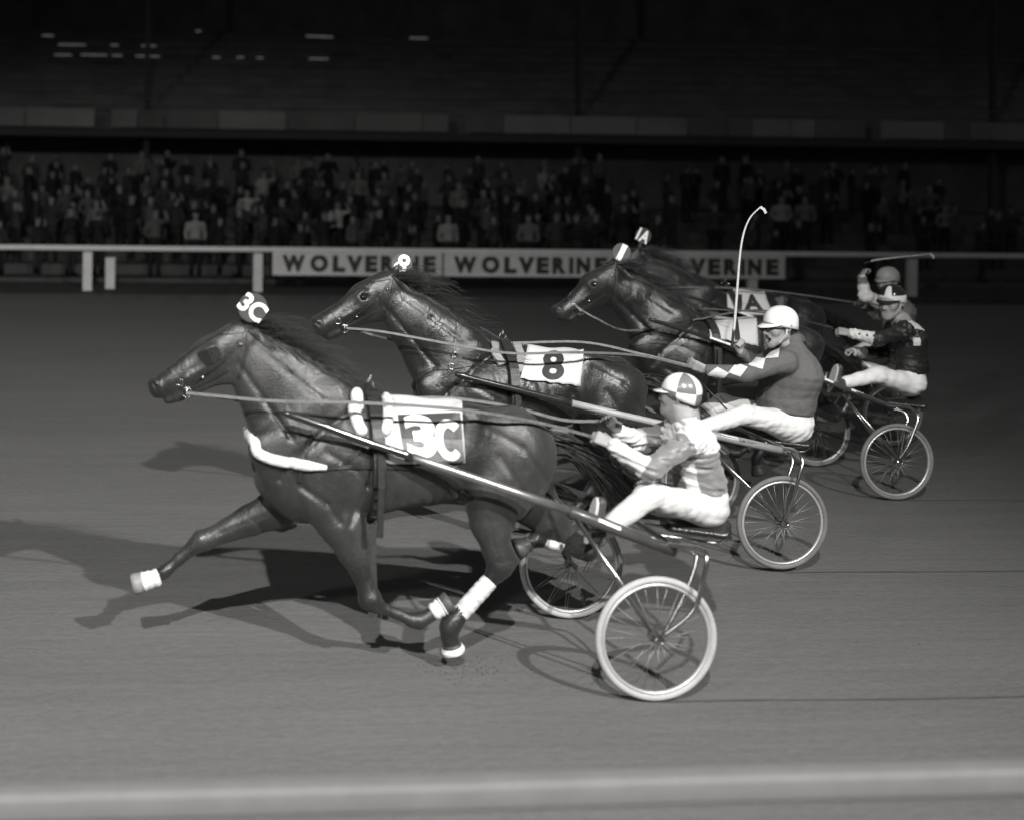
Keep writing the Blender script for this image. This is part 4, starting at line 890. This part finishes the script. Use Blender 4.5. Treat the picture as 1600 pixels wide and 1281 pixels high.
def add_hand(s, w_, h, n, curl=1.0, side=1, sc=1.0):
    """palm and five fingers; w_ wrist, h knuckle point, n the direction the palm faces, side = +1/-1 for the thumb's side"""
    w_, h = Vector(w_), Vector(h); d = (h - w_).normalized(); n = Vector(n); n = (n - d * n.dot(d)).normalized(); t = d.cross(n) * side
    L = .088 * sc; k0 = w_ + d * L
    for i, o in enumerate((.03, .01, -.01, -.029)):
        s.cone(w_ + d * .012 + t * o * .6, .017 * sc, k0 + t * o * sc, .0135 * sc, k=.012)
        p = k0 + t * o * sc; a = 0.0
        for j, (ln, r) in enumerate(zip((.042, .027, .021), (.0105, .0095, .0085))):
            a += curl * (.95, 1.35, 1.0)[j]; e = p + (d * math.cos(a) + n * math.sin(a)) * ln * sc * (.92, 1.0, .95, .78)[i]
            s.cone(p, r * sc * 1.05, e, r * sc * .92, k=.005); p = e
    p = w_ + d * .025 * sc + t * .026 * sc; q = p + (d * .55 + t * .5 + n * .45).normalized() * .042 * sc; s.cone(p, .015 * sc, q, .0115 * sc, k=.012)
    s.cone(q, .0115 * sc, q + (d * .75 - t * .2 * curl + n * .45).normalized() * .034 * sc, .0095 * sc, k=.006)
def helmet(root, c, fr, secs, mats, brim=.06, R=(.122, .105, .108), cut=.02, low=-.03, bm=None, sc=1.0):
    """shell with its colour sectors, band and peak; axes follow the head"""
    f, l, u = fr; nu, nv = 48, 16; v = []; fc = []; fm = []
    g = lambda x, y, z: c + (f * x + l * y + u * z) * sc
    for shell in (1.0, .95):
        for j in range(nv + 1):
            for i in range(nu):
                a = 2 * math.pi * i / nu; back = .5 - .5 * math.cos(a); zlow = cut + (low - cut) * max(0, back) ** 1.5
                th = (math.pi / 2) * max(0, j - 2) / (nv - 2)
                z = .045 + R[2] * math.sin(th) * shell if j > 2 else zlow + (.045 - zlow) * j / 2
                rr = math.cos(th) ** .92 if j > 2 else (.965, .985, 1.0)[j]
                v.append(g(R[0] * rr * shell * math.cos(a) - .008, R[1] * rr * shell * math.sin(a), z))
    n1 = (nv + 1) * nu
    for j in range(nv):
        for i in range(nu):
            fc.append((j * nu + i, j * nu + (i + 1) % nu, (j + 1) * nu + (i + 1) % nu, (j + 1) * nu + i)); fm.append(secs((i + .5) / nu * 360, j / nv))
            fc.append(tuple(n1 + q for q in reversed((j * nu + i, j * nu + (i + 1) % nu, (j + 1) * nu + (i + 1) % nu, (j + 1) * nu + i)))); fm.append(0)
    for i in range(nu): fc.append((i, n1 + i, n1 + (i + 1) % nu, (i + 1) % nu)); fm.append(0)
    o = obj('helmet', v, fc, None, root, True, mats, fm)
    if brim:
        v = []; n = 16
        for zz in (.006, .0):
            for i in range(n + 1):
                a = math.radians(-70 + 140 * i / n); e = math.cos(a * 1.25) ** .6 if abs(a * 1.25) < math.pi / 2 else 0
                for rr in (0, 1): v.append(g((R[0] - .012) * math.cos(a) + rr * brim * e - .006, (R[1] - .004) * math.sin(a), cut + .008 + zz - rr * .022 * e))
        fcs = []; m2 = (n + 1) * 2
        for i in range(n):
            q = (2 * i, 2 * i + 1, 2 * i + 3, 2 * i + 2); fcs.append(q); fcs.append(tuple(m2 + k for k in reversed(q))); fcs.append((2 * i + 1, m2 + 2 * i + 1, m2 + 2 * i + 3, 2 * i + 3))
        b_ = obj('peak', v, fcs, bm or mats[0], root, True)
    return g

def folds(seed, amp, fmin, fmax, n=9, O=(0, 0, 0)):
    r = np.random.default_rng(seed); K = r.normal(size=(n, 3)) * np.array([.8, .5, 1.3]); K /= np.linalg.norm(K, axis=1)[:, None]; fr = r.uniform(fmin, fmax, n); ph = r.uniform(0, 6.28, n); O = np.array(O)
    return lambda P: sum(amp * np.clip(np.sin((P - O) @ K[(i + 4) % n] * 13 + ph[(i + 1) % n]) + .25, 0, 1) * (1 - np.abs(np.sin(((P - O) @ (K[i] * fr[i]) + 1.6 * np.sin((P - O) @ K[(i + 3) % n] * 16) + ph[i]) * .5)) * 2) for i in range(n))

def masked(c, fn): return lambda P: fn(P) * np.clip((np.linalg.norm(P - np.array(c), axis=1) - .09) / .06, 0, 1)
DRV = {}
def make_driver(key, label, J, head_f, jacket, jm, trousers, mouth=0.0, thick=1.0, res=.006, curl=(1, 1), hn=((0, .8, -.6), (0, -.8, -.6)), skin_hands=(M_SKIN, M_SKIN), lean=(0, 0, 1), sides=(1, -1), hsc=1.0, nk=.15, wr=1.0):
    Ym = YMID[key]; A = lambda k: at(J[k][0], J[k][1], Ym + (J[k][2] if len(J[k]) > 2 else 0))
    P = {k: A(k) for k in J}; root = thing('person', label, 'person', (P['pelvis'].x, Ym, P['pelvis'].z - .1), 'sulky drivers')
    fr = frame(head_f, lean); c = P['head']
    # body: one continuous skin
    s = SDF(); g = add_head(s, c, fr, mouth, hsc)
    s.cone(g(-.025, 0, -.06), .054, P['neck'], .06, k=.03); T = thick
    s.cone(P['neck'], .07, P['chest'], .12 * T, 1.2, 1.35, .06); s.cone(P['chest'], .12 * T, P['pelvis'], .125 * T, 1.35, 1.2, .06)
    for sd in 'nf':
        s.cone(P['neck'], .06, P['sh_' + sd], .055, k=.05); s.cone(P['sh_' + sd], .055, P['el_' + sd], .042, k=.03); s.cone(P['el_' + sd], .042, P['wr_' + sd], .027, k=.02)
        add_hand(s, P['wr_' + sd], P['ha_' + sd], hn['nf'.index(sd)], curl['nf'.index(sd)], sides['nf'.index(sd)])
        s.cone(P['hip_' + sd], .085, P['kn_' + sd], .058, k=.05); s.cone(P['kn_' + sd], .056, P['an_' + sd], .038, k=.03)
    V, F = s.mesh(res)
    fc = V[F].mean(axis=1); fm = np.zeros(len(F), int)
    for i, sd in enumerate('nf'):
        if skin_hands[i] is not M_SKIN: fm[segd(fc, P['wr_' + sd], P['ha_' + sd])[0] < .11] = 1
    fm[(np.linalg.norm(fc - np.array(g(.099, 0, -.073 - mouth * .3)), axis=1) < .012 + mouth * .35) & (mouth > 0)] = 2
    body = fast_obj('body', V, F, [M_SKIN, M_GLOVE, M_MOUTH], root, fm)
    for sd in (-1, 1): MB().ball(g(.082, .033 * sd, 0), .0125 * hsc, 10, 6).build('eye', mat('eyeball', .12, .15, .5), root)
    # hair at the back of the head
    s = SDF(); s.cone(g(-.045, 0, .0), .076 * hsc, g(-.055, 0, -.035), .06 * hsc, k=.03)
    for sd in (-1, 1): s.cone(g(-.03, .06 * sd, .0), .03, g(.0, .072 * sd, .015), .012, k=.02)
    V, F = s.mesh(.008); fast_obj('hair', V, F, [M_HAIRD], root)
    # jacket
    s = SDF(); s.cone(P['neck'] + (P['chest'] - P['neck']) * nk, .074, P['chest'], .145 * T, 1.25, 1.4, .07); s.cone(P['chest'], .147 * T, P['waist'], .15 * T, 1.38, 1.15, .06)
    s.cone(P['waist'], .15 * T, P['waist'] + (P['waist'] - P['chest']).normalized() * .03, .142 * T, 1.15, 1.15, .03)
    for sd in 'nf':
        s.cone(P['neck'].lerp(P['sh_' + sd], .35) + Vector((0, 0, -.015)), .062, P['sh_' + sd], .072 * T ** .4, k=.05); s.cone(P['sh_' + sd], .070 * T ** .4, P['el_' + sd], .057 * T ** .3, k=.045)
        e = P['el_' + sd]; w_ = P['wr_' + sd]; s.cone(e, .06 * T ** .3, w_.lerp(e, .1), .043, k=.035)
    wd_ = (P['waist'] - P['chest']).normalized(); s.cut = (P['waist'] + wd_ * .055, Vector((wd_.x * .6, 0, wd_.z)).normalized())
    s.fold = masked(P['neck'], folds(len(key) + ord(key[0]), (.0042 if key == '3C' else .0034) if thick < 1.2 else .0016, 50 if thick < 1.2 else 26, 150 if thick < 1.2 else 90, 9, P['chest']))
    V, F = s.mesh(res * 1.1); fm = jacket(V[F].mean(axis=1), P, Ym); jk = fast_obj('jacket', V, F, jm, root, fm); jb = bvh_of(V, F)
    MB().torus(P['neck'].lerp(c, .10 if key != '8' else .28), .064 if key != '8' else .072, .014, (c - P['neck']).normalized(), 28, 8).build('collar', jm[-1] if key != '8' else jm[0], root)
    for sd in 'nf':
        a, b = P['el_' + sd], P['wr_' + sd]; d = (b - a).normalized()
        MB().tube([b - d * .03, b - d * .005, b + d * .012], [.040, .043, .037], 18).build('cuff', jm[-1], root)
    # trousers
    s = SDF(); s.cone(P['pelvis'] + Vector((0, 0, .05)), .14 * T ** .7, P['pelvis'], .148 * T ** .7, 1.15, 1.2, .04)
    for sd in 'nf':
        s.cone(P['hip_' + sd], .100 * T ** .5, P['kn_' + sd], .071, k=.05); s.cone(P['kn_' + sd], .071, P['an_' + sd], .052, k=.03)
    s.fold = folds(len(key) * 3 + ord(key[0]), .0019, 28, 100, 9, P['pelvis'])
    V, F = s.mesh(res * 1.1); fast_obj('trousers', V, F, [trousers], root); tb = bvh_of(V, F)
    # shoes braced against the foot rests
    for sd in 'nf':
        if 'toe_' + sd not in P: continue
        an, toe, heel = P['an_' + sd], P['toe_' + sd], P['heel_' + sd]; s = SDF(); s.cone(an, .045, heel.lerp(toe, .2) + Vector((.03, 0, 0)), .042, k=.03)
        s.cone(heel + Vector((.035, 0, 0)), .036, toe + Vector((.025, 0, 0)), .03, 1.1, 1.35, .03); V, F = s.mesh(.008); sh = fast_obj('shoe', V, F, [M_SHOE], root)
        up = (toe - heel).normalized(); n = 20; v = []
        L = (toe - heel).length / 2 + .028; mc = heel.lerp(toe, .5)
        for xo in (-.012, .004):
            for i in range(n):
                a = 2 * math.pi * i / n; wd = .044 + .008 * math.sin(a); v.append(mc + up * (L * math.sin(a)) + Vector((xo, wd * math.cos(a), 0)))
        MB().add(v, [tuple(range(n)), tuple(range(2 * n - 1, n - 1, -1))] + [(i, n + i, n + (i + 1) % n, (i + 1) % n) for i in range(n)]).build('shoe_sole', M_SOLE, root, False)
    DRV[key] = dict(hsc=hsc, root=root, P=P, jb=jb, tb=tb, g=g, fr=fr, Ym=Ym, head=c); return root

def jk3(P, p, Ym):
    fm = np.zeros(len(P), int)
    for sd in 'nf':
        d, t = segd(P, p['el_' + sd], p['wr_' + sd]); du, tu = segd(P, p['sh_' + sd], p['el_' + sd]); fm[(d < .075) & (t > .08) & (d < du)] = 1
    arm = np.minimum(segd(P, p['sh_n'].lerp(p['el_n'], .25), p['el_n'])[0], segd(P, p['sh_f'].lerp(p['el_f'], .25), p['el_f'])[0])
    yk = (P[:, 2] > p['sh_n'].z - .03 - .25 * np.abs(P[:, 1] - Ym)) & (arm > .085) & (P[:, 2] > p['chest'].z); fm[yk] = 1
    fm[(np.abs(P[:, 1] - Ym) < .06) & (P[:, 0] > p['chest'].x + .02)] = 1
    x0 = p['waist'].x - .10; fm[(np.abs(P[:, 0] - x0 - .3 * (p['waist'].z - P[:, 2])) < .028) & (P[:, 2] < p['waist'].z + .16) & (arm > .09)] = 1
    return fm
make_driver('3C', 'driver in white and grey quartered helmet seen from behind, on the leading sulky',
  dict(head=(1062, 620), neck=(1068, 648), chest=(1078, 696), waist=(1094, 752), pelvis=(1100, 788), sh_n=(1080, 688, -.185), sh_f=(1056, 672, .18), el_n=(1016, 733, -.27), el_f=(1000, 690, .24), wr_n=(956, 694, -.14), wr_f=(966, 674, .10), ha_n=(926, 679, -.10), ha_f=(944, 646, .09),
       hip_n=(1098, 794, -.09), hip_f=(1096, 792, .09), kn_n=(1014, 774, -.22), kn_f=(1012, 768, .22), an_n=(950, 824, -.30), an_f=(948, 820, .30), toe_n=(932, 784, -.31), heel_n=(918, 842, -.31), toe_f=(934, 784, .31), heel_f=(920, 838, .31)),
  (-.72, .66, .10), jk3, [M_SATIN, M_SATINW], M_PANT, thick=.88, nk=.05, skin_hands=(M_SKIN, M_GLOVE), curl=(1, .45), hn=((.1, .8, -.6), (.2, -.5, -.8)), sides=(-1, 1), hsc=.95)
D3 = DRV['3C']
helmet(D3['root'], D3['head'], D3['fr'], lambda a, t: (1 if ((int((a + 30) // 60) % 2 == 0) != (t < .12)) else 0), [M_HELW, M_HELG], .06, sc=.95)
jk8 = lambda P, p, Ym: np.zeros(len(P), int)
make_driver('8', 'shouting driver in plain white helmet, glasses and jacket with diamond sleeves, raising a whip',
  dict(head=(1219, 511), neck=(1237, 546), chest=(1236, 582), waist=(1227, 630), pelvis=(1230, 656), sh_n=(1226, 566, -.20), sh_f=(1214, 560, .19), el_n=(1164, 584, -.27), el_f=(1184, 570, .28), wr_n=(1104, 578, -.16), wr_f=(1158, 551, .20), ha_n=(1083, 570, -.13), ha_f=(1147, 530, .17),
       hip_n=(1238, 664, -.09), hip_f=(1234, 660, .09), kn_n=(1164, 648, -.22), kn_f=(1128, 630, .20), an_n=(1096, 668, -.28), an_f=(1076, 660, .28), toe_n=(1082, 640, -.3), heel_n=(1074, 684, -.3), toe_f=(1066, 640, .3), heel_f=(1058, 680, .3)),
  (-1, -.10, -.06), jk8, [M_KNIT, M_KNIT], M_PANT2, mouth=.026, thick=1.32, curl=(.5, 1.0), hn=((.3, .85, .3), (.35, -.9, .2)), sides=(1, 1), hsc=1.12, nk=-.35)
D8 = DRV['8']
gh = helmet(D8['root'], D8['head'], D8['fr'], lambda a, t: 0, [M_HELW], .07, sc=1.08)
for i in range(4):      # white diamonds down the sleeve
    q = [[(1127, 595), (1139, 583), (1121, 574), (1101, 587)], [(1157, 589), (1168, 574), (1151, 567), (1138, 582)], [(1191, 577), (1196, 561), (1181, 558), (1169, 571)], [(1216, 559), (1219, 545), (1204, 550), (1195, 561)]][i]
    q = [q[0], q[1], q[2], q[3]]
    decal('diamond_patch', *UNIT, q, D8['jb'], M_SATINW, D8['root'], .004, maxlen=.15)
for sd in (-1, 1):
    MB().torus(gh(.122, .036 * sd, -.004), .021, .0042, D8['fr'][0], 24, 6).build('spectacle_rim', M_GLASS, D8['root'])
    MB().tube([gh(.118, .058 * sd, .004), gh(.06, .086 * sd, .006), gh(-.01, .096 * sd, .002)], .0042, 6).build('spectacle_arm', M_GLASS, D8['root'])
    MB().strap([gh(.005, .088 * sd, .02), gh(.012, .086 * sd, -.04), gh(.05, .055 * sd, -.10), gh(.07, 0.012 * sd, -.142)], [D8['fr'][1] * sd] * 3 + [-D8['fr'][2] + D8['fr'][1] * sd * .2], .018, .004).build('chin_strap', mat('pale webbing', .45, .8, .3), D8['root'], False)
def jk1(P, p, Ym):
    fm = np.zeros(len(P), int)
    d, t = segd(P, p['el_n'], p['wr_n']); fm[(d < .08) & (t > .15)] = 1; d, t = segd(P, p['el_f'], p['wr_f']); fm[(d < .08) & (t > .6)] = 1
    fm[(P[:, 2] > p['sh_n'].z + .0) & (P[:, 0] > p['neck'].x - .02) & (np.abs(P[:, 1] - Ym) < .17)] = 1
    fm[(np.abs(P[:, 0] - p['waist'].x + .07) < .03) & (np.abs(P[:, 2] - p['chest'].z + .02) < .035) & (P[:, 1] < Ym)] = 1; return fm
make_driver('1', 'driver in black jacket with white shoulder and cuffs, black banded helmet',
  dict(head=(1393, 473), neck=(1408, 502), chest=(1414, 526), waist=(1420, 572), pelvis=(1418, 594), sh_n=(1412, 518, -.19), sh_f=(1398, 512, .19), el_n=(1372, 530, -.27), el_f=(1372, 550, .22), wr_n=(1328, 521, -.14), wr_f=(1332, 551, .0), ha_n=(1308, 517, -.10), ha_f=(1314, 550, -.02),
       hip_n=(1420, 600, -.09), hip_f=(1418, 598, .09), kn_n=(1370, 586, -.22), kn_f=(1340, 574, .20), an_n=(1322, 598, -.30), an_f=(1312, 586, .30), toe_n=(1307, 574, -.31), heel_n=(1297, 608, -.31), toe_f=(1306, 572, .31), heel_f=(1298, 604, .31)),
  (-.86, -.5, -.06), jk1, [M_BLACKJ, M_SATINW], M_PANT1, res=.0075, hn=((.1, .8, -.6), (.2, -.5, -.8)), sides=(-1, 1), hsc=1.18)
D1 = DRV['1']; g1 = helmet(D1['root'], D1['head'], D1['fr'], lambda a, t: 1 if t < .2 or (int(a // 30) % 4 == 0 and t < .75) else 0, [M_HELB, mat('pale helmet band', .62, .5, .4)], .05, sc=1.12)
for sd in (-1, 1):
    MB().strap([g1(.02, .09 * sd, .02), g1(.03, .082 * sd, -.04), g1(.055, .05 * sd, -.10), g1(.065, 0.01 * sd, -.136)], [D1['fr'][1] * sd] * 3 + [-D1['fr'][2] + D1['fr'][1] * sd * .2], .018, .004).build('chin_strap', mat('pale webbing', .45), D1['root'], False)
    MB().torus(g1(.108, .034 * sd, -.002), .02, .0022, D1['fr'][0], 20, 6).build('goggle_rim', M_CHROME, D1['root'])
for c in ((1343, 522), (1355, 524), (1366, 525)):
    decal('sleeve_dot', *DISC, [(c[0] - 1.8, c[1] + 1.8), (c[0] + 1.8, c[1] + 1.8), (c[0] + 1.8, c[1] - 1.8), (c[0] - 1.8, c[1] - 1.8)], D1['jb'], M_INK, D1['root'], .004, maxlen=.5)
def jkA(P, p, Ym):
    fm = np.zeros(len(P), int)
    for sd in 'nf':
        d, t = segd(P, p['el_' + sd], p['wr_' + sd]); fm[(d < .08) & (t < .62)] = 1; d2, t2 = segd(P, p['sh_' + sd], p['el_' + sd]); fm[(d2 < .09) & (t2 > .45)] = 1
    return fm
make_driver('1A', 'farthest driver in dull grey helmet with one arm raised holding a whip level',
  dict(head=(1387, 440), neck=(1396, 464), chest=(1402, 486), waist=(1405, 524), pelvis=(1404, 543), sh_n=(1394, 478, -.18), sh_f=(1386, 476, .18), el_n=(1352, 463, -.27), el_f=(1370, 490, .22), wr_n=(1346, 432, -.25), wr_f=(1348, 477, .05), ha_n=(1357, 414, -.22), ha_f=(1337, 471, .02),
       hip_n=(1406, 548, -.09), hip_f=(1404, 546, .09), kn_n=(1366, 538, -.22), kn_f=(1350, 530, .20), an_n=(1330, 552, -.28), an_f=(1326, 548, .28)),
  (-.9, -.42, -.08), jkA, [mat('dull grey jacket', .14, .7, .3, var=.15, bump=.5, bscale=14), mat('pale sleeve', .62, .7, .3, var=.1, bump=.5, bscale=14)], M_PANT2, res=.009, hn=((.8, 0, -.3), (.2, -.5, -.8)), sides=(1, 1), hsc=1.12)
DA = DRV['1A']; helmet(DA['root'], DA['head'], DA['fr'], lambda a, t: 0, [mat('dull helmet shell', .3, .5, .4, coat=.2)], .05, sc=1.08)

# whips: things held in a hand
def whip(label, key, P, yo, r, m):
    S = [Vector(q) for q in spline([tuple(at(p[0], p[1], YMID[key] + yo)) for p in P], 8)]; n = len(S); root = thing('racing_whip', label, 'whip', S[0], 'whips')
    k = max(3, n // 6); MB().tube(S[:k + 1], .010, 10).build('handle', M_LEATHER, root); MB().tube(S[k:], [r * (1 - .6 * i / (n - k)) for i in range(n - k)], 8).build('shaft', m, root)
    e = S[-1]; MB().strap([e, e + Vector((.03, 0, -.02)), e + Vector((.045, 0, -.05))], [Vector((0, -1, 0))] * 3, .022, .003).build('snapper', m, root, False)
M_CANE = mat('pale cane', .5, .5, .4, var=.15, scale=20)
whip('long pale curved whip held upright by the white-helmeted driver', '8', [(1143, 545), (1146, 520), (1149, 490), (1152, 450), (1156, 400), (1162, 365), (1172, 341), (1188, 324)], .165, .0115, M_CANE)
whip('thin pale whip held level above the farthest driver', '1A', [(1350, 412), (1368, 407), (1400, 403), (1430, 400), (1453, 397)], -.2, .009, M_CANE)
MB().tube([at(1096, 598, YMID['8'] - .1), at(1136, 640, YMID['8'] - .2)], .006, 6).build('rein_end', M_LEATHER, H8['root'])

# ------------------------------------------------------------------ ruts and kicked-up dirt
M_RUT = mat('damp wheel rut', .078, .95, .1, var=.3, scale=12, stretch=(.2, 1, 1))
for key, hubx in (('3C', (1025, 1096.6)), ('8', (1222, 894.5)), ('1', (1401, 782))):
    for sd in (0,):
        p = ground(*hubx); y = p.y + sd; rr_ = random.Random(int(p.x * 100)); v = []; N = 60
        for i in range(N + 1):
            x = p.x + .02 + i * .2; wv = .006 * math.sin(i * .7 + sd); hw = .007 + .004 * rr_.random(); v += [(x, y - hw + wv, .003), (x, y + hw + wv, .003)]
        setting(obj('wheel_rut', v, [(2 * i, 2 * i + 2, 2 * i + 3, 2 * i + 1) for i in range(N) if True], M_RUT))
M_CLOD = mat('dirt clod', .075, .95, .1, var=.35, scale=40)
mb = MB(); rr_ = random.Random(5); ico = [(0, 0, 1), (.9, 0, .1), (.28, .85, .1), (-.72, .53, .1), (-.72, -.53, .1), (.28, -.85, .1), (0, 0, -.6)]; icf = [(0, 1, 2), (0, 2, 3), (0, 3, 4), (0, 4, 5), (0, 5, 1), (6, 2, 1), (6, 3, 2), (6, 4, 3), (6, 5, 4), (6, 1, 5)]
def clod(p, r): a = rr_.uniform(0, 6.28); mb.add([(p[0] + r * rr_.uniform(.7, 1.3) * (q[0] * math.cos(a) - q[1] * math.sin(a)), p[1] + r * rr_.uniform(.7, 1.3) * (q[0] * math.sin(a) + q[1] * math.cos(a)), p[2] + r * .7 * q[2]) for q in ico], icf)
for i in range(900):
    x, y = rr_.uniform(-3, 9), rr_.uniform(4.2, 15); clod((x, y, .002), rr_.uniform(.002, .005) * (1.8 if rr_.random() < .06 else 1))
for key in ('3C', '8', '1'):
    for c, n in (((706, 1016), 60), ((690, 950), 16)):
        c0 = HORSE[key]['B'](*c, -.15 if key != '8' else .15)
        for i in range(n):
            t = rr_.random(); clod((c0.x + .55 * t + rr_.gauss(0, .05), c0.y + rr_.gauss(0, .09), max(.004, c0.z * .3 + rr_.random() ** 2 * .28 * (1 - t) * 1.2)), rr_.uniform(.002, .007))
        for i in range(50):
            a = rr_.uniform(0, 6.28); clod((c0.x + rr_.gauss(.1, .13), c0.y + rr_.gauss(0, .09), .003), rr_.uniform(.003, .008))
o = mb.build('dirt_clods', M_CLOD, None, False); o['kind'] = 'stuff'; o['label'] = 'small dirt clods scattered and kicked up on the track'; o['category'] = 'dirt'
